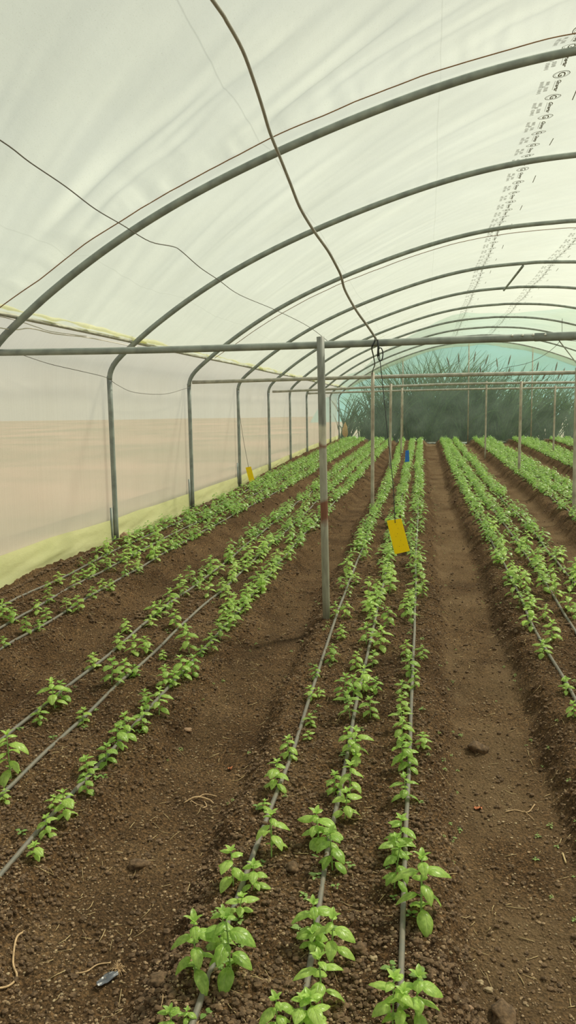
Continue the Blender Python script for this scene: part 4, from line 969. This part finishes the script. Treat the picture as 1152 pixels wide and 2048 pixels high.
specs = [(-3.5, 34.7, 60, 2.3, .5, .10, 'dark narrow reed clump behind the left corner of the end wall'),
         (-2.5, 35.2, 120, 2.3, .9, .12, 'low reed clump in the left part of the end wall view'),
         (-1.7, 34.8, 170, 2.9, 1.0, .10, 'bushy reed clump right of the left corner clump'),
         (-.75, 35.2, 190, 3.7, .9, -.10, 'tall reed clump with arching tips behind the end wall upright'),
         (.1, 34.9, 210, 3.6, 1.0, .02, 'tallest dense reed clump left of the middle'),
         (.95, 35.3, 210, 3.8, 1.0, .08, 'tall feathery reed clump just left of the middle upright'),
         (1.8, 34.9, 210, 3.3, 1.0, .06, 'dense reed clump straight behind the middle upright'),
         (2.6, 35.1, 190, 3.2, 1.0, .12, 'reed clump right of the middle upright with brown heads'),
         (3.3, 34.8, 150, 3.1, .9, .28, 'reed clump leaning right, between middle and right uprights'),
         (4.2, 35.0, 110, 2.9, .8, .30, 'sparse leaning reed clump behind the right upright'),
         (5.0, 34.8, 110, 2.6, .8, .15, 'short reed clump right of the right upright'),
         (5.9, 34.9, 100, 2.7, .7, .20, 'curled reed clump behind the right end of the wall')]
for k, s in enumerate(specs): reeds(*s, heads=(5 if k in (6, 7, 9) else 0), seed=k)

# ------------------------------------------------------------------ light, sky, camera
w = bpy.data.worlds.new('World'); SC.world = w; w.use_nodes = True
nt = w.node_tree; bg = nt.nodes['Background']
sky = nt.nodes.new('ShaderNodeTexSky'); sky.sky_type = 'NISHITA'; sky.sun_disc = False; sky.sun_elevation = math.radians(52); sky.sun_rotation = math.radians(30)
sky.air_density = 1.2; sky.dust_density = 3.0
hs = nt.nodes.new('ShaderNodeHueSaturation'); hs.inputs['Saturation'].default_value = 0.45
nt.links.new(sky.outputs[0], hs.inputs['Color']); nt.links.new(hs.outputs[0], bg.inputs['Color']); bg.inputs['Strength'].default_value = SKY
# bright haze low over the horizon
tc = nt.nodes.new('ShaderNodeTexCoord'); sx = nt.nodes.new('ShaderNodeSeparateXYZ'); nt.links.new(tc.outputs['Generated'], sx.inputs[0])
hr = nt.nodes.new('ShaderNodeValToRGB'); nt.links.new(sx.outputs['Z'], hr.inputs[0])
for e_, (p_, c_) in zip(hr.color_ramp.elements, ((0.0, (0.80, 0.83, 0.72, 1)), (0.55, (0.10, 0.11, 0.12, 1)))): e_.position = p_; e_.color = c_
bg2 = nt.nodes.new('ShaderNodeBackground'); nt.links.new(hr.outputs[0], bg2.inputs['Color']); bg2.inputs['Strength'].default_value = HAZE
ad = nt.nodes.new('ShaderNodeAddShader'); nt.links.new(bg.outputs[0], ad.inputs[0]); nt.links.new(bg2.outputs[0], ad.inputs[1])
nt.links.new(ad.outputs[0], nt.nodes['World Output'].inputs['Surface'])
sd = bpy.data.lights.new('sun', 'SUN'); sd.energy = SUN; sd.angle = math.radians(5); sd.color = (1.0, 0.94, 0.82)
so = bpy.data.objects.new('sun', sd); COL.objects.link(so); so.location = (10, 20, 30)
to_sun = Vector((0.52, 0.42, 0.95)).normalized()
so.rotation_euler = to_sun.to_track_quat('Z', 'Y').to_euler()
cam = bpy.data.cameras.new('camera'); co = bpy.data.objects.new('camera', cam); COL.objects.link(co)
Rm = Matrix([list(r) for r in CAMROT]).to_4x4(); Rm.translation = Vector((0, 0, CAMZ)); co.matrix_world = Rm
cam.sensor_fit = 'VERTICAL'; cam.sensor_height = 24.0; cam.lens = 24.0 * FPX / 2048.0; cam.clip_start = 0.05; cam.clip_end = 600
SC.camera = co
vs = SC.view_settings; vs.view_transform = 'Standard'; vs.look = 'None'; vs.gamma = 1.0; vs.use_curve_mapping = False; vs.exposure = EXPO
cy = SC.cycles
cy.max_bounces = 7; cy.diffuse_bounces = 4; cy.glossy_bounces = 2; cy.transmission_bounces = 4; cy.transparent_max_bounces = 12
cy.use_denoising = True; cy.caustics_reflective = False; cy.caustics_refractive = False
